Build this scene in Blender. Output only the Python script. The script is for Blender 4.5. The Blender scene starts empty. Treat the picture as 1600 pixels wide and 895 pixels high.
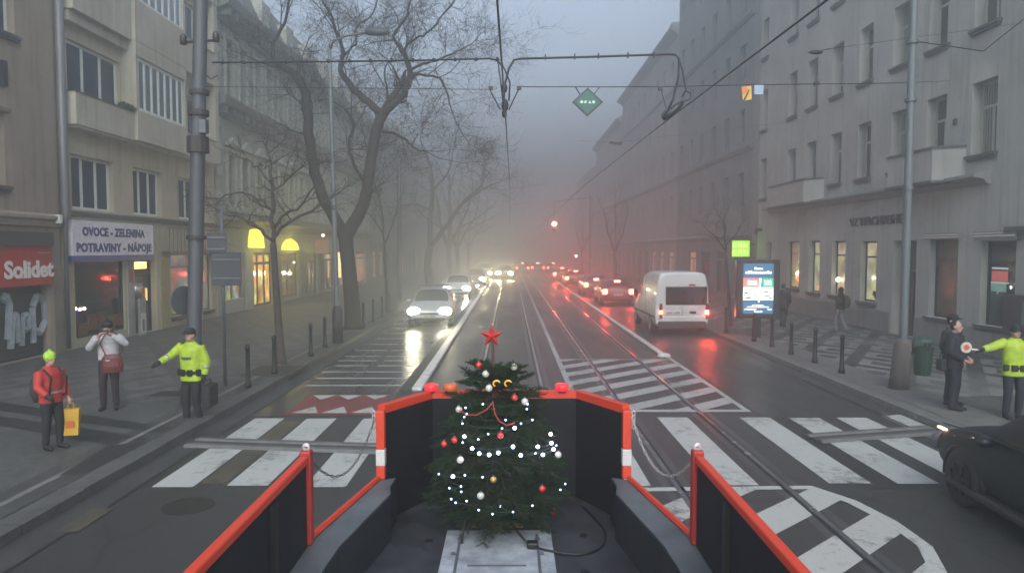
import bpy, bmesh, math, random
from mathutils import Vector, Matrix, Quaternion
random.seed(7)
R = math.radians
scene = bpy.context.scene
COL = scene.collection

# ------------------------------------------------------------------ camera
F_PX, CAM_H, HORIZ, VPX = 1100.0, 3.1, 390.0, 797.0
cd = bpy.data.cameras.new('camera')
cd.sensor_width = 36.0
cd.lens = 36.0 * F_PX / 1600.0
cd.clip_start = 0.05
cd.clip_end = 2000
cam = bpy.data.objects.new('camera', cd)
COL.objects.link(cam)
pitch = math.atan((447.5 - HORIZ) / F_PX)
yaw = -math.atan((800 - VPX) / F_PX)
cam.location = (0, 0, CAM_H)
cam.rotation_euler = (math.pi / 2 - pitch, 0, yaw)
scene.camera = cam

# ------------------------------------------------------------------ sky, sun, exposure
SUN_EL, SUN_ROT = 36.0, 177.0
w = bpy.data.worlds.new('World')
scene.world = w
w.use_nodes = True
nt = w.node_tree
bg = nt.nodes['Background']
sky = nt.nodes.new('ShaderNodeTexSky')
sky.sky_type = 'NISHITA'
sky.sun_disc = False
sky.sun_elevation = R(SUN_EL)
sky.sun_rotation = R(SUN_ROT)
sky.air_density = 1.0
sky.dust_density = 1.8
sky.ozone_density = 3.0
hs = nt.nodes.new('ShaderNodeHueSaturation'); hs.inputs['Saturation'].default_value = 0.52
nt.links.new(sky.outputs[0], hs.inputs['Color'])
nt.links.new(hs.outputs[0], bg.inputs['Color'])
bg.inputs['Strength'].default_value = 0.15
sl = bpy.data.lights.new('sun', 'SUN')
sl.energy = 1.4
sl.angle = R(50)
sl.color = (1.0, 0.95, 0.9)
so = bpy.data.objects.new('sun', sl)
so.rotation_euler = (R(90 - SUN_EL), 0, R(180 - SUN_ROT))
COL.objects.link(so)
scene.view_settings.view_transform = 'Standard'
scene.view_settings.look = 'None'
scene.view_settings.gamma = 1
scene.view_settings.use_curve_mapping = False
scene.view_settings.exposure = 1.5
scene.render.engine = 'CYCLES'
cy = scene.cycles
cy.use_denoising = True
cy.max_bounces = 6
cy.diffuse_bounces = 3
cy.glossy_bounces = 3
cy.transmission_bounces = 4
cy.volume_bounces = 3
cy.sample_clamp_indirect = 4.0
cy.sample_clamp_direct = 0.0

# ------------------------------------------------------------------ projection helpers (photo pixel, 1600 wide -> point in the street)
def ray(px, py):
    d = Vector(((px - 800) / F_PX, (447.5 - py) / F_PX, -1.0))
    d = cam.rotation_euler.to_matrix() @ d
    return d
def on_ground(px, py, z=0.0):
    d = ray(px, py); t = (z - CAM_H) / d.z
    return Vector((0, 0, CAM_H)) + d * t
def at_depth(px, py, y):
    d = ray(px, py); t = y / d.y
    return Vector((0, 0, CAM_H)) + d * t
def on_x(px, py, x):
    d = ray(px, py); t = x / d.x
    return Vector((0, 0, CAM_H)) + d * t

# ------------------------------------------------------------------ mesh builder
class MB:
    def __init__(s):
        s.v = []; s.f = []
    def add(s, vs, fs):
        n = len(s.v)
        s.v.extend([tuple(p) for p in vs]); s.f.extend([tuple(i + n for i in f) for f in fs])
        return s
    def box(s, x0, x1, y0, y1, z0, z1):
        if x0 > x1: x0, x1 = x1, x0
        if y0 > y1: y0, y1 = y1, y0
        if z0 > z1: z0, z1 = z1, z0
        vs = [(x0,y0,z0),(x1,y0,z0),(x1,y1,z0),(x0,y1,z0),(x0,y0,z1),(x1,y0,z1),(x1,y1,z1),(x0,y1,z1)]
        return s.add(vs, [(0,3,2,1),(4,5,6,7),(0,1,5,4),(1,2,6,5),(2,3,7,6),(3,0,4,7)])
    def obox(s, c, ax, ay, az):
        c, ax, ay, az = Vector(c), Vector(ax), Vector(ay), Vector(az)
        vs = [c+i*ax+j*ay+k*az for k in (-1,1) for (i,j) in ((-1,-1),(1,-1),(1,1),(-1,1))]
        return s.add(vs, [(0,3,2,1),(4,5,6,7),(0,1,5,4),(1,2,6,5),(2,3,7,6),(3,0,4,7)])
    def rbox(s, x0, x1, y0, y1, z0, z1, b=0.02):
        bm = bmesh.new()
        m = MB().box(x0,x1,y0,y1,z0,z1)
        vs = [bm.verts.new(p) for p in m.v]
        for f in m.f: bm.faces.new([vs[i] for i in f])
        bmesh.ops.bevel(bm, geom=bm.edges[:], offset=b, segments=2, affect='EDGES', profile=0.5)
        bm.verts.index_update()
        s.add([v.co[:] for v in bm.verts], [[v.index for v in f.verts] for f in bm.faces])
        bm.free(); return s
    def quad(s, a, b, c, d):
        return s.add([a,b,c,d], [(0,1,2,3)])
    def poly(s, pts):
        return s.add(pts, [tuple(range(len(pts)))])
    def tube(s, pts, rad, n=8, cap=True, sx=None):
        pts = [Vector(p) for p in pts]
        if not hasattr(rad, '__len__'): rad = [rad]*len(pts)
        N = len(pts); rings = []
        up = None; base = len(s.v)
        for i, p in enumerate(pts):
            t = (pts[min(i+1,N-1)] - pts[max(i-1,0)])
            if t.length < 1e-9: t = Vector((0,0,1))
            t.normalize()
            if up is None:
                up = Vector((0,0,1)) if abs(t.z) < 0.9 else Vector((0,1,0))
                u = t.cross(up).normalized()
            else:
                u = u - t*u.dot(t)
                if u.length < 1e-6: u = t.orthogonal()
                u.normalize()
            v = t.cross(u)
            for k in range(n):
                a = 2*math.pi*k/n
                s.v.append(tuple(p + (u*math.cos(a) + v*math.sin(a))*rad[i]))
        for i in range(N-1):
            for k in range(n):
                k2 = (k+1) % n
                s.f.append((base+i*n+k, base+i*n+k2, base+(i+1)*n+k2, base+(i+1)*n+k))
        if cap:
            s.f.append(tuple(base+k for k in reversed(range(n))))
            s.f.append(tuple(base+(N-1)*n+k for k in range(n)))
        return s
    def etube(s, secs, n=16):
        """stack of horizontal ellipses: (x,y,z,rx,ry)"""
        base = len(s.v)
        for (x,y,z,rx,ry) in secs:
            for k in range(n):
                a = 2*math.pi*k/n
                s.v.append((x+rx*math.cos(a), y+ry*math.sin(a), z))
        for i in range(len(secs)-1):
            for k in range(n):
                k2 = (k+1) % n
                s.f.append((base+i*n+k, base+i*n+k2, base+(i+1)*n+k2, base+(i+1)*n+k))
        s.f.append(tuple(base+k for k in reversed(range(n))))
        s.f.append(tuple(base+(len(secs)-1)*n+k for k in range(n)))
        return s
    def ell(s, c, r, nu=12, nv=8, rot=None):
        c = Vector(c)
        if not hasattr(r,'__len__'): r = (r,r,r)
        base = len(s.v)
        def P(x,y,z):
            p = Vector((x*r[0],y*r[1],z*r[2]))
            if rot is not None: p = rot @ p
            return tuple(c+p)
        s.v.append(P(0,0,-1))
        for i in range(1,nv):
            ph = -math.pi/2 + math.pi*i/nv
            for k in range(nu):
                a = 2*math.pi*k/nu
                s.v.append(P(math.cos(ph)*math.cos(a), math.cos(ph)*math.sin(a), math.sin(ph)))
        s.v.append(P(0,0,1)); top = len(s.v)-1
        for k in range(nu):
            k2=(k+1)%nu
            s.f.append((base, base+1+k2, base+1+k))
            s.f.append((top, base+1+(nv-2)*nu+k, base+1+(nv-2)*nu+k2))
        for i in range(nv-2):
            for k in range(nu):
                k2=(k+1)%nu
                a=base+1+i*nu
                s.f.append((a+k,a+k2,a+nu+k2,a+nu+k))
        return s
    def lathe(s, prof, c=(0,0,0), n=16, axis='z'):
        base=len(s.v); c=Vector(c)
        for (r,h) in prof:
            for k in range(n):
                a=2*math.pi*k/n
                p=Vector((r*math.cos(a), r*math.sin(a), h))
                if axis=='x': p=Vector((p.z,p.x,p.y))
                if axis=='y': p=Vector((p.x,p.z,-p.y))
                s.v.append(tuple(c+p))
        for i in range(len(prof)-1):
            for k in range(n):
                k2=(k+1)%n
                s.f.append((base+i*n+k, base+i*n+k2, base+(i+1)*n+k2, base+(i+1)*n+k))
        s.f.append(tuple(base+k for k in reversed(range(n))))
        s.f.append(tuple(base+(len(prof)-1)*n+k for k in range(n)))
        return s
    def prism(s, poly, d):
        """poly: list of 3d points, extruded by vector d"""
        d=Vector(d); n=len(poly)
        vs=[Vector(p) for p in poly]+[Vector(p)+d for p in poly]
        fs=[tuple(reversed(range(n))), tuple(range(n,2*n))]+[(i,(i+1)%n,n+(i+1)%n,n+i) for i in range(n)]
        return s.add(vs,fs)
    def mesh(s, name, m, smooth=False):
        me = bpy.data.meshes.new(name)
        me.from_pydata(s.v, [], s.f)
        if m is not None: me.materials.append(m)
        if smooth: me.polygons.foreach_set('use_smooth', [True]*len(me.polygons))
        me.validate(); me.update()
        return me
    def build(s, name, m, parent=None, smooth=False, fixn=False):
        me = s.mesh(name, m, smooth)
        if fixn:
            bm=bmesh.new(); bm.from_mesh(me); bmesh.ops.recalc_face_normals(bm, faces=bm.faces[:]); bm.to_mesh(me); bm.free()
        o = bpy.data.objects.new(name, me)
        COL.objects.link(o)
        if parent is not None: attach(o, parent)
        return o

def world_of(o):
    m = Matrix.LocRotScale(o.location, o.rotation_euler, o.scale)
    if o.parent: m = world_of(o.parent) @ o.matrix_parent_inverse @ m
    return m
def attach(o, parent):
    """keeps the object where it is in the world"""
    o.parent = parent
    o.matrix_parent_inverse = world_of(parent).inverted()
def attach_local(o, parent):
    o.parent = parent
def tag(o, label=None, cat=None, group=None, kind=None):
    if label: o['label'] = label
    if cat: o['category'] = cat
    if group: o['group'] = group
    if kind: o['kind'] = kind
    return o
def thing(name, label, cat, loc=(0,0,0), rz=0.0, group=None):
    o = bpy.data.objects.new(name, None)
    o.empty_display_size = 0.2
    COL.objects.link(o)
    o.location = loc; o.rotation_euler = (0,0,rz)
    return tag(o, label, cat, group)
def struct(name, mb, m, smooth=False):
    return tag(mb.build(name, m, smooth=smooth), kind='structure')
def copy_tree(o, parent=None):
    c = o.copy(); COL.objects.link(c)
    if parent is not None:
        c.parent = parent
    for ch in list(o.children): copy_tree(ch, c)
    return c

REMESH = []
def finish_remesh():
    """one pass: evaluates all voxel-remeshed figures and keeps the plain result"""
    bpy.context.view_layer.update()
    dg = bpy.context.evaluated_depsgraph_get()
    out = []
    for o in REMESH:
        me = bpy.data.meshes.new_from_object(o.evaluated_get(dg))
        out.append((o, me))
    for o, me in out:
        o.modifiers.clear(); o.data = me
        me.polygons.foreach_set('use_smooth', [True]*len(me.polygons))
def remesh(o, voxel, smooth=6):
    m = o.modifiers.new('r','REMESH'); m.mode='VOXEL'; m.voxel_size=voxel
    if smooth:
        m2 = o.modifiers.new('s','SMOOTH'); m2.factor=0.5; m2.iterations=smooth
    REMESH.append(o)
    return o

def text_mesh(body, size, M, extrude=0.01, bold=0.0, align='LEFT', fit=None, name='lettering', mat_=None, parent=None, spacing=1.0):
    cu = bpy.data.curves.new(name,'FONT')
    cu.body = body; cu.size = size; cu.extrude = extrude; cu.offset = bold; cu.align_x = align; cu.resolution_u = 3
    cu.space_character = spacing
    t = bpy.data.objects.new(name, cu); COL.objects.link(t)
    bpy.context.view_layer.update()
    me = bpy.data.meshes.new_from_object(t.evaluated_get(bpy.context.evaluated_depsgraph_get()))
    bpy.data.objects.remove(t); bpy.data.curves.remove(cu)
    if fit:
        xs=[v.co.x for v in me.vertices]; k=fit/(max(xs)-min(xs)); x0=min(xs)
        for v in me.vertices: v.co.x=(v.co.x-x0)*k
    me.transform(M)
    me.materials.clear(); me.materials.append(mat_)
    o = bpy.data.objects.new(name, me); COL.objects.link(o)
    if parent is not None: attach(o, parent)
    return o
def frame_matrix(origin, xdir, ydir):
    x=Vector(xdir).normalized(); y=Vector(ydir).normalized(); z=x.cross(y)
    m=Matrix((x,y,z)).transposed().to_4x4(); m.translation=Vector(origin)
    return m

# ------------------------------------------------------------------ materials
MATS = {}
EM = 0.5      # lit things were metered one stop brighter
def mat(name, col, rough=0.6, metal=0.0, var=0.0, vscale=3.0, bump=0.0, bscale=40.0, spec=0.5, emis=None, estr=0.0, col2=None, streak=False, rvar=0.0, coat=0.0):
    if name in MATS: return MATS[name]
    m = bpy.data.materials.new(name); m.use_nodes = True
    n = m.node_tree; b = n.nodes['Principled BSDF']; L = n.links.new
    b.inputs['Base Color'].default_value = (*col,1)
    b.inputs['Roughness'].default_value = rough
    b.inputs['Metallic'].default_value = metal
    b.inputs['Specular IOR Level'].default_value = spec
    b.inputs['Coat Weight'].default_value = coat
    tc = n.nodes.new('ShaderNodeTexCoord')
    if var > 0:
        mp = n.nodes.new('ShaderNodeMapping')
        L(tc.outputs['Object'], mp.inputs[0])
        if streak: mp.inputs['Scale'].default_value = (1.0,1.0,0.16)
        nz = n.nodes.new('ShaderNodeTexNoise'); nz.inputs['Scale'].default_value=vscale; nz.inputs['Detail'].default_value=7; nz.inputs['Roughness'].default_value=0.65
        L(mp.outputs[0], nz.inputs['Vector'])
        cr = n.nodes.new('ShaderNodeValToRGB')
        c2 = col2 or tuple(c*(1-var) for c in col)
        c1 = tuple(min(1,c*(1+var*0.5)) for c in col)
        cr.color_ramp.elements[0].position=0.3; cr.color_ramp.elements[0].color=(*c2,1)
        cr.color_ramp.elements[1].position=0.68; cr.color_ramp.elements[1].color=(*c1,1)
        L(nz.outputs['Fac'], cr.inputs[0]); L(cr.outputs[0], b.inputs['Base Color'])
        if rvar>0:
            mr=n.nodes.new('ShaderNodeMapRange'); mr.inputs[1].default_value=0.3; mr.inputs[2].default_value=0.7
            mr.inputs[3].default_value=max(0.03,rough-rvar); mr.inputs[4].default_value=min(1,rough+rvar)
            L(nz.outputs['Fac'], mr.inputs[0]); L(mr.outputs[0], b.inputs['Roughness'])
    if bump > 0:
        nb = n.nodes.new('ShaderNodeTexNoise'); nb.inputs['Scale'].default_value=bscale; nb.inputs['Detail'].default_value=4
        L(tc.outputs['Object'], nb.inputs['Vector'])
        bp = n.nodes.new('ShaderNodeBump'); bp.inputs['Strength'].default_value=bump; bp.inputs['Distance'].default_value=0.01
        L(nb.outputs['Fac'], bp.inputs['Height']); L(bp.outputs[0], b.inputs['Normal'])
    if emis:
        b.inputs['Emission Color'].default_value=(*emis,1); b.inputs['Emission Strength'].default_value=estr*EM
    MATS[name]=m
    return m

def plaster(name, col, dirt=0.5, vscale=0.7, stain=(0.05,0.045,0.038)):
    """weathered render: broad patches, rain streaks running down, fine grain"""
    m = bpy.data.materials.new(name); m.use_nodes=True
    n=m.node_tree; b=n.nodes['Principled BSDF']; L=n.links.new
    tc=n.nodes.new('ShaderNodeTexCoord')
    a=n.nodes.new('ShaderNodeTexNoise'); a.inputs['Scale'].default_value=vscale; a.inputs['Detail'].default_value=9; a.inputs['Roughness'].default_value=.68
    L(tc.outputs['Object'],a.inputs['Vector'])
    r=n.nodes.new('ShaderNodeValToRGB'); r.color_ramp.elements[0].position=.32; r.color_ramp.elements[0].color=(*[c*.80 for c in col],1)
    r.color_ramp.elements[1].position=.66; r.color_ramp.elements[1].color=(*[c*1.06 for c in col],1); L(a.outputs['Fac'],r.inputs[0])
    mp=n.nodes.new('ShaderNodeMapping'); mp.inputs['Scale'].default_value=(2.6,2.6,.13); L(tc.outputs['Object'],mp.inputs[0])
    st=n.nodes.new('ShaderNodeTexNoise'); st.inputs['Scale'].default_value=1.7; st.inputs['Detail'].default_value=8; st.inputs['Roughness'].default_value=.6; L(mp.outputs[0],st.inputs['Vector'])
    mr=n.nodes.new('ShaderNodeMapRange'); mr.inputs[1].default_value=.5; mr.inputs[2].default_value=.78; mr.inputs[3].default_value=0; mr.inputs[4].default_value=dirt; L(st.outputs['Fac'],mr.inputs[0])
    mx=n.nodes.new('ShaderNodeMixRGB'); mx.inputs[2].default_value=(*stain,1); L(mr.outputs[0],mx.inputs[0]); L(r.outputs[0],mx.inputs[1])
    # repaired patches
    vo=n.nodes.new('ShaderNodeTexVoronoi'); vo.inputs['Scale'].default_value=.33; vo.inputs['Randomness'].default_value=1.0; L(tc.outputs['Object'],vo.inputs['Vector'])
    bw=n.nodes.new('ShaderNodeRGBToBW'); L(vo.outputs['Color'],bw.inputs[0])
    pr=n.nodes.new('ShaderNodeMapRange'); pr.inputs[1].default_value=.2; pr.inputs[2].default_value=.8; pr.inputs[3].default_value=.93; pr.inputs[4].default_value=1.05; L(bw.outputs[0],pr.inputs[0])
    m2=n.nodes.new('ShaderNodeMixRGB'); m2.blend_type='MULTIPLY'; m2.inputs[0].default_value=1; L(mx.outputs[0],m2.inputs[1]); L(pr.outputs[0],m2.inputs[2])
    L(m2.outputs[0],b.inputs['Base Color']); b.inputs['Roughness'].default_value=.88; b.inputs['Specular IOR Level'].default_value=.25
    g=n.nodes.new('ShaderNodeTexNoise'); g.inputs['Scale'].default_value=45; g.inputs['Detail'].default_value=5; L(tc.outputs['Object'],g.inputs['Vector'])
    bp=n.nodes.new('ShaderNodeBump'); bp.inputs['Strength'].default_value=.25; bp.inputs['Distance'].default_value=.012; L(g.outputs['Fac'],bp.inputs['Height']); L(bp.outputs[0],b.inputs['Normal'])
    MATS[name]=m
    return m

def interior(name, tint, strength, base=(0.08,0.07,0.05), cells=5.0, amount=.8):
    """a lit shop seen through its pane: shelves and goods of many colours"""
    if name in MATS: return MATS[name]
    m = bpy.data.materials.new(name); m.use_nodes=True
    n=m.node_tree; b=n.nodes['Principled BSDF']; L=n.links.new
    tc=n.nodes.new('ShaderNodeTexCoord')
    mp=n.nodes.new('ShaderNodeMapping'); mp.inputs['Scale'].default_value=(1,1,.55); L(tc.outputs['Object'],mp.inputs[0])
    vo=n.nodes.new('ShaderNodeTexVoronoi'); vo.inputs['Scale'].default_value=cells; L(mp.outputs[0],vo.inputs['Vector'])
    no=n.nodes.new('ShaderNodeTexNoise'); no.inputs['Scale'].default_value=1.6; no.inputs['Detail'].default_value=5; L(tc.outputs['Object'],no.inputs['Vector'])
    r=n.nodes.new('ShaderNodeMapRange'); r.inputs[1].default_value=.3; r.inputs[2].default_value=.7; r.inputs[3].default_value=.25; r.inputs[4].default_value=1.5; L(no.outputs['Fac'],r.inputs[0])
    mx=n.nodes.new('ShaderNodeMixRGB'); mx.blend_type='MULTIPLY'; mx.inputs[0].default_value=amount; mx.inputs[1].default_value=(*tint,1); L(vo.outputs['Color'],mx.inputs[2])
    m2=n.nodes.new('ShaderNodeMixRGB'); m2.blend_type='MULTIPLY'; m2.inputs[0].default_value=1; L(mx.outputs[0],m2.inputs[1]); L(r.outputs[0],m2.inputs[2])
    L(m2.outputs[0],b.inputs['Emission Color']); b.inputs['Emission Strength'].default_value=strength*EM
    b.inputs['Base Color'].default_value=(*base,1); b.inputs['Roughness'].default_value=.06
    MATS[name]=m
    return m

def asphalt_mat(name, base, wet):
    m = bpy.data.materials.new(name); m.use_nodes=True
    n=m.node_tree; b=n.nodes['Principled BSDF']; L=n.links.new
    tc=n.nodes.new('ShaderNodeTexCoord')
    big=n.nodes.new('ShaderNodeTexNoise'); big.inputs['Scale'].default_value=0.35; big.inputs['Detail'].default_value=8; big.inputs['Roughness'].default_value=0.6
    mp=n.nodes.new('ShaderNodeMapping'); mp.inputs['Scale'].default_value=(1.6,0.35,1)   # tracks worn along the driving direction
    L(tc.outputs['Object'],mp.inputs[0]); L(mp.outputs[0],big.inputs['Vector'])
    fine=n.nodes.new('ShaderNodeTexNoise'); fine.inputs['Scale'].default_value=90; fine.inputs['Detail'].default_value=3
    L(tc.outputs['Object'],fine.inputs['Vector'])
    ml=n.nodes.new('ShaderNodeMath'); ml.operation='MULTIPLY_ADD'; ml.inputs[1].default_value=0.35; 
    L(fine.outputs['Fac'],ml.inputs[0]); L(big.outputs['Fac'],ml.inputs[2])
    cr=n.nodes.new('ShaderNodeValToRGB')
    cr.color_ramp.elements[0].position=0.45; cr.color_ramp.elements[0].color=(*[c*0.72 for c in base],1)
    cr.color_ramp.elements[1].position=0.85; cr.color_ramp.elements[1].color=(*[c*1.3 for c in base],1)
    L(ml.outputs[0],cr.inputs[0])
    # cracks and sealed seams
    vo=n.nodes.new('ShaderNodeTexVoronoi'); vo.feature='DISTANCE_TO_EDGE'; vo.inputs['Scale'].default_value=0.42
    wn=n.nodes.new('ShaderNodeTexNoise'); wn.inputs['Scale'].default_value=1.5
    L(tc.outputs['Object'],wn.inputs['Vector'])
    mx=n.nodes.new('ShaderNodeMixRGB'); mx.blend_type='ADD'; mx.inputs[0].default_value=0.5
    L(tc.outputs['Object'],mx.inputs[1]); L(wn.outputs['Color'],mx.inputs[2]); L(mx.outputs[0],vo.inputs['Vector'])
    ck=n.nodes.new('ShaderNodeMapRange'); ck.inputs[1].default_value=0.0; ck.inputs[2].default_value=0.012; ck.inputs[3].default_value=0.6; ck.inputs[4].default_value=1.0
    L(vo.outputs['Distance'],ck.inputs[0])
    mc=n.nodes.new('ShaderNodeMixRGB'); mc.blend_type='MULTIPLY'; mc.inputs[0].default_value=1.0
    L(cr.outputs[0],mc.inputs[1]); L(ck.outputs[0],mc.inputs[2]); L(mc.outputs[0],b.inputs['Base Color'])
    mr=n.nodes.new('ShaderNodeMapRange'); mr.inputs[1].default_value=0.35; mr.inputs[2].default_value=0.65; mr.inputs[3].default_value=wet[0]; mr.inputs[4].default_value=wet[1]
    L(big.outputs['Fac'],mr.inputs[0]); L(mr.outputs[0],b.inputs['Roughness'])
    bp=n.nodes.new('ShaderNodeBump'); bp.inputs['Strength'].default_value=0.35; bp.inputs['Distance'].default_value=0.006
    L(fine.outputs['Fac'],bp.inputs['Height']); L(bp.outputs[0],b.inputs['Normal'])
    MATS[name]=m
    return m

def paint_mat(name, col, under, wear=0.5):
    m = bpy.data.materials.new(name); m.use_nodes=True
    n=m.node_tree; b=n.nodes['Principled BSDF']; L=n.links.new
    tc=n.nodes.new('ShaderNodeTexCoord')
    a=n.nodes.new('ShaderNodeTexNoise'); a.inputs['Scale'].default_value=7; a.inputs['Detail'].default_value=10; a.inputs['Roughness'].default_value=0.75
    L(tc.outputs['Object'],a.inputs['Vector'])
    c=n.nodes.new('ShaderNodeTexNoise'); c.inputs['Scale'].default_value=0.9; c.inputs['Detail'].default_value=4
    L(tc.outputs['Object'],c.inputs['Vector'])
    ml=n.nodes.new('ShaderNodeMath'); ml.operation='MULTIPLY_ADD'; ml.inputs[1].default_value=0.6
    L(c.outputs['Fac'],ml.inputs[0]); L(a.outputs['Fac'],ml.inputs[2])
    cr=n.nodes.new('ShaderNodeValToRGB')
    cr.color_ramp.elements[0].position=max(0.0,0.42+wear*0.35-0.12); cr.color_ramp.elements[0].color=(*under,1)
    cr.color_ramp.elements[1].position=0.42+wear*0.35+0.08; cr.color_ramp.elements[1].color=(*col,1)
    L(ml.outputs[0],cr.inputs[0]); L(cr.outputs[0],b.inputs['Base Color'])
    b.inputs['Roughness'].default_value=0.5
    MATS[name]=m
    return m

def pavement_mat(name, light, dark, pattern):
    """small granite setts; pattern: 0 plain, 1 diamond net of pale and dark setts"""
    m = bpy.data.materials.new(name); m.use_nodes=True
    n=m.node_tree; b=n.nodes['Principled BSDF']; L=n.links.new
    tc=n.nodes.new('ShaderNodeTexCoord')
    vo=n.nodes.new('ShaderNodeTexVoronoi'); vo.inputs['Scale'].default_value=11; vo.inputs['Randomness'].default_value=0.55
    L(tc.outputs['Object'],vo.inputs['Vector'])
    ve=n.nodes.new('ShaderNodeTexVoronoi'); ve.feature='DISTANCE_TO_EDGE'; ve.inputs['Scale'].default_value=11; ve.inputs['Randomness'].default_value=0.55
    L(tc.outputs['Object'],ve.inputs['Vector'])
    sp=n.nodes.new('ShaderNodeSeparateXYZ'); L(vo.outputs['Position'] if pattern else tc.outputs['Object'],sp.inputs[0])
    if pattern:
        def math_(op,a,bv,c=None):
            q=n.nodes.new('ShaderNodeMath'); q.operation=op
            for i,x in enumerate((a,bv,c)):
                if x is None: continue
                if isinstance(x,(int,float)): q.inputs[i].default_value=x
                else: L(x,q.inputs[i])
            return q.outputs[0]
        vx=n.nodes.new('ShaderNodeSeparateXYZ'); L(tc.outputs['Object'],vx.inputs[0])
        X,Y=vx.outputs[0],vx.outputs[1]
        u=math_('ADD',X,math_('MULTIPLY',Y,0.62)); v=math_('SUBTRACT',X,math_('MULTIPLY',Y,0.62))
        fu=math_('ABSOLUTE',math_('SUBTRACT',math_('FRACT',math_('MULTIPLY',u,0.62),0.0),0.5),0.0)
        fv=math_('ABSOLUTE',math_('SUBTRACT',math_('FRACT',math_('MULTIPLY',v,0.62),0.0),0.5),0.0)
        lu=math_('LESS_THAN',fu,0.13); lv=math_('LESS_THAN',fv,0.13)
        net=math_('MAXIMUM',lu,lv)
        cen=math_('GREATER_THAN',math_('MINIMUM',fu,fv),0.33)
        pat=math_('MAXIMUM',net,cen)
        ns=n.nodes.new('ShaderNodeTexNoise'); ns.inputs['Scale'].default_value=0.25
        L(tc.outputs['Object'],ns.inputs['Vector'])
        fade=n.nodes.new('ShaderNodeMapRange'); fade.inputs[1].default_value=0.3; fade.inputs[2].default_value=0.55; fade.inputs[3].default_value=0.35; fade.inputs[4].default_value=1.0
        L(ns.outputs['Fac'],fade.inputs[0])
        pat=math_('MULTIPLY',pat,fade.outputs[0])
    mx=n.nodes.new('ShaderNodeMixRGB'); mx.inputs[1].default_value=(*light,1); mx.inputs[2].default_value=(*dark,1)
    if pattern: L(pat,mx.inputs[0])
    else:
        mx.inputs[0].default_value=0.25
    vr=n.nodes.new('ShaderNodeMixRGB'); vr.blend_type='MULTIPLY'; vr.inputs[0].default_value=0.55
    hs=n.nodes.new('ShaderNodeRGBToBW'); L(vo.outputs['Color'],hs.inputs[0])
    mr=n.nodes.new('ShaderNodeMapRange'); mr.inputs[3].default_value=0.45; mr.inputs[4].default_value=1.25; L(hs.outputs[0],mr.inputs[0])
    L(mx.outputs[0],vr.inputs[1]); L(mr.outputs[0],vr.inputs[2])
    gr=n.nodes.new('ShaderNodeMapRange'); gr.inputs[2].default_value=0.09; gr.inputs[3].default_value=0.4; gr.inputs[4].default_value=1.0; L(ve.outputs['Distance'],gr.inputs[0])
    g2=n.nodes.new('ShaderNodeMixRGB'); g2.blend_type='MULTIPLY'; g2.inputs[0].default_value=0.8
    L(vr.outputs[0],g2.inputs[1]); L(gr.outputs[0],g2.inputs[2])
    dn=n.nodes.new('ShaderNodeTexNoise'); dn.inputs['Scale'].default_value=0.7; dn.inputs['Detail'].default_value=6; L(tc.outputs['Object'],dn.inputs['Vector'])
    dr=n.nodes.new('ShaderNodeMapRange'); dr.inputs[1].default_value=0.3; dr.inputs[2].default_value=0.7; dr.inputs[3].default_value=0.7; dr.inputs[4].default_value=1.15; L(dn.outputs['Fac'],dr.inputs[0])
    g3=n.nodes.new('ShaderNodeMixRGB'); g3.blend_type='MULTIPLY'; g3.inputs[0].default_value=1.0
    L(g2.outputs[0],g3.inputs[1]); L(dr.outputs[0],g3.inputs[2]); L(g3.outputs[0],b.inputs['Base Color'])
    b.inputs['Roughness'].default_value=0.6
    bp=n.nodes.new('ShaderNodeBump'); bp.inputs['Strength'].default_value=0.5; bp.inputs['Distance'].default_value=0.01
    L(gr.outputs[0],bp.inputs['Height']); L(bp.outputs[0],b.inputs['Normal'])
    MATS[name]=m
    return m

def emit(name, col, strength):
    return mat(name, tuple(min(1,c) for c in col), 0.4, emis=col, estr=strength)

ASPHALT = asphalt_mat('asphalt', (0.036,0.036,0.0355), (0.36,0.62))
DARKTAR = mat('tar seam', (0.022,0.022,0.024), 0.5, var=0.3, vscale=6)
PAINT = paint_mat('worn road paint', (0.43,0.44,0.42), (0.085,0.085,0.085), 0.76)
PAINT_OLD = paint_mat('old road paint', (0.36,0.37,0.36), (0.07,0.07,0.07), 0.76)
RED_PAINT = paint_mat('red road coating', (0.17,0.035,0.035), (0.055,0.05,0.05), 0.5)
PAVE_L = pavement_mat('granite setts plain', (0.115,0.122,0.112), (0.055,0.055,0.053), 0)
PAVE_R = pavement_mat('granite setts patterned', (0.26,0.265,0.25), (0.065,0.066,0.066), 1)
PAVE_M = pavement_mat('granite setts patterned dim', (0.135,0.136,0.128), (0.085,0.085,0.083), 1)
KERB = mat('granite kerb', (0.15,0.152,0.145), 0.6, var=0.35, vscale=5, bump=0.2)
STEEL = mat('rail steel', (0.5,0.5,0.52), 0.22, 1.0, var=0.25, vscale=2, rvar=0.1)
GROOVE = mat('rail groove', (0.015,0.015,0.016), 0.6)
SEP = mat('white lane separator', (0.6,0.6,0.58), 0.5, var=0.35, vscale=4)
SEPDARK = mat('dark edge strip', (0.03,0.03,0.03), 0.6)
DARK = mat('black iron', (0.010,0.011,0.012), 0.45, var=0.3, vscale=8)
GREYPOLE = mat('grey pole paint', (0.085,0.09,0.1), 0.5, 0.2, var=0.3, vscale=2.5, streak=True)
PALEPOLE = mat('pale blue grey pole paint', (0.14,0.16,0.168), 0.5, 0.1, var=0.2, vscale=2, streak=True)
GALV = mat('galvanised sheet', (0.13,0.14,0.15), 0.5, 0.4, var=0.2, vscale=4)
WIRE = mat('wire', (0.03,0.03,0.032), 0.5, 0.5)
GLASS = mat('window glass', (0.025,0.032,0.04), 0.06, spec=0.5, var=0.3, vscale=0.6)
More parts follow.
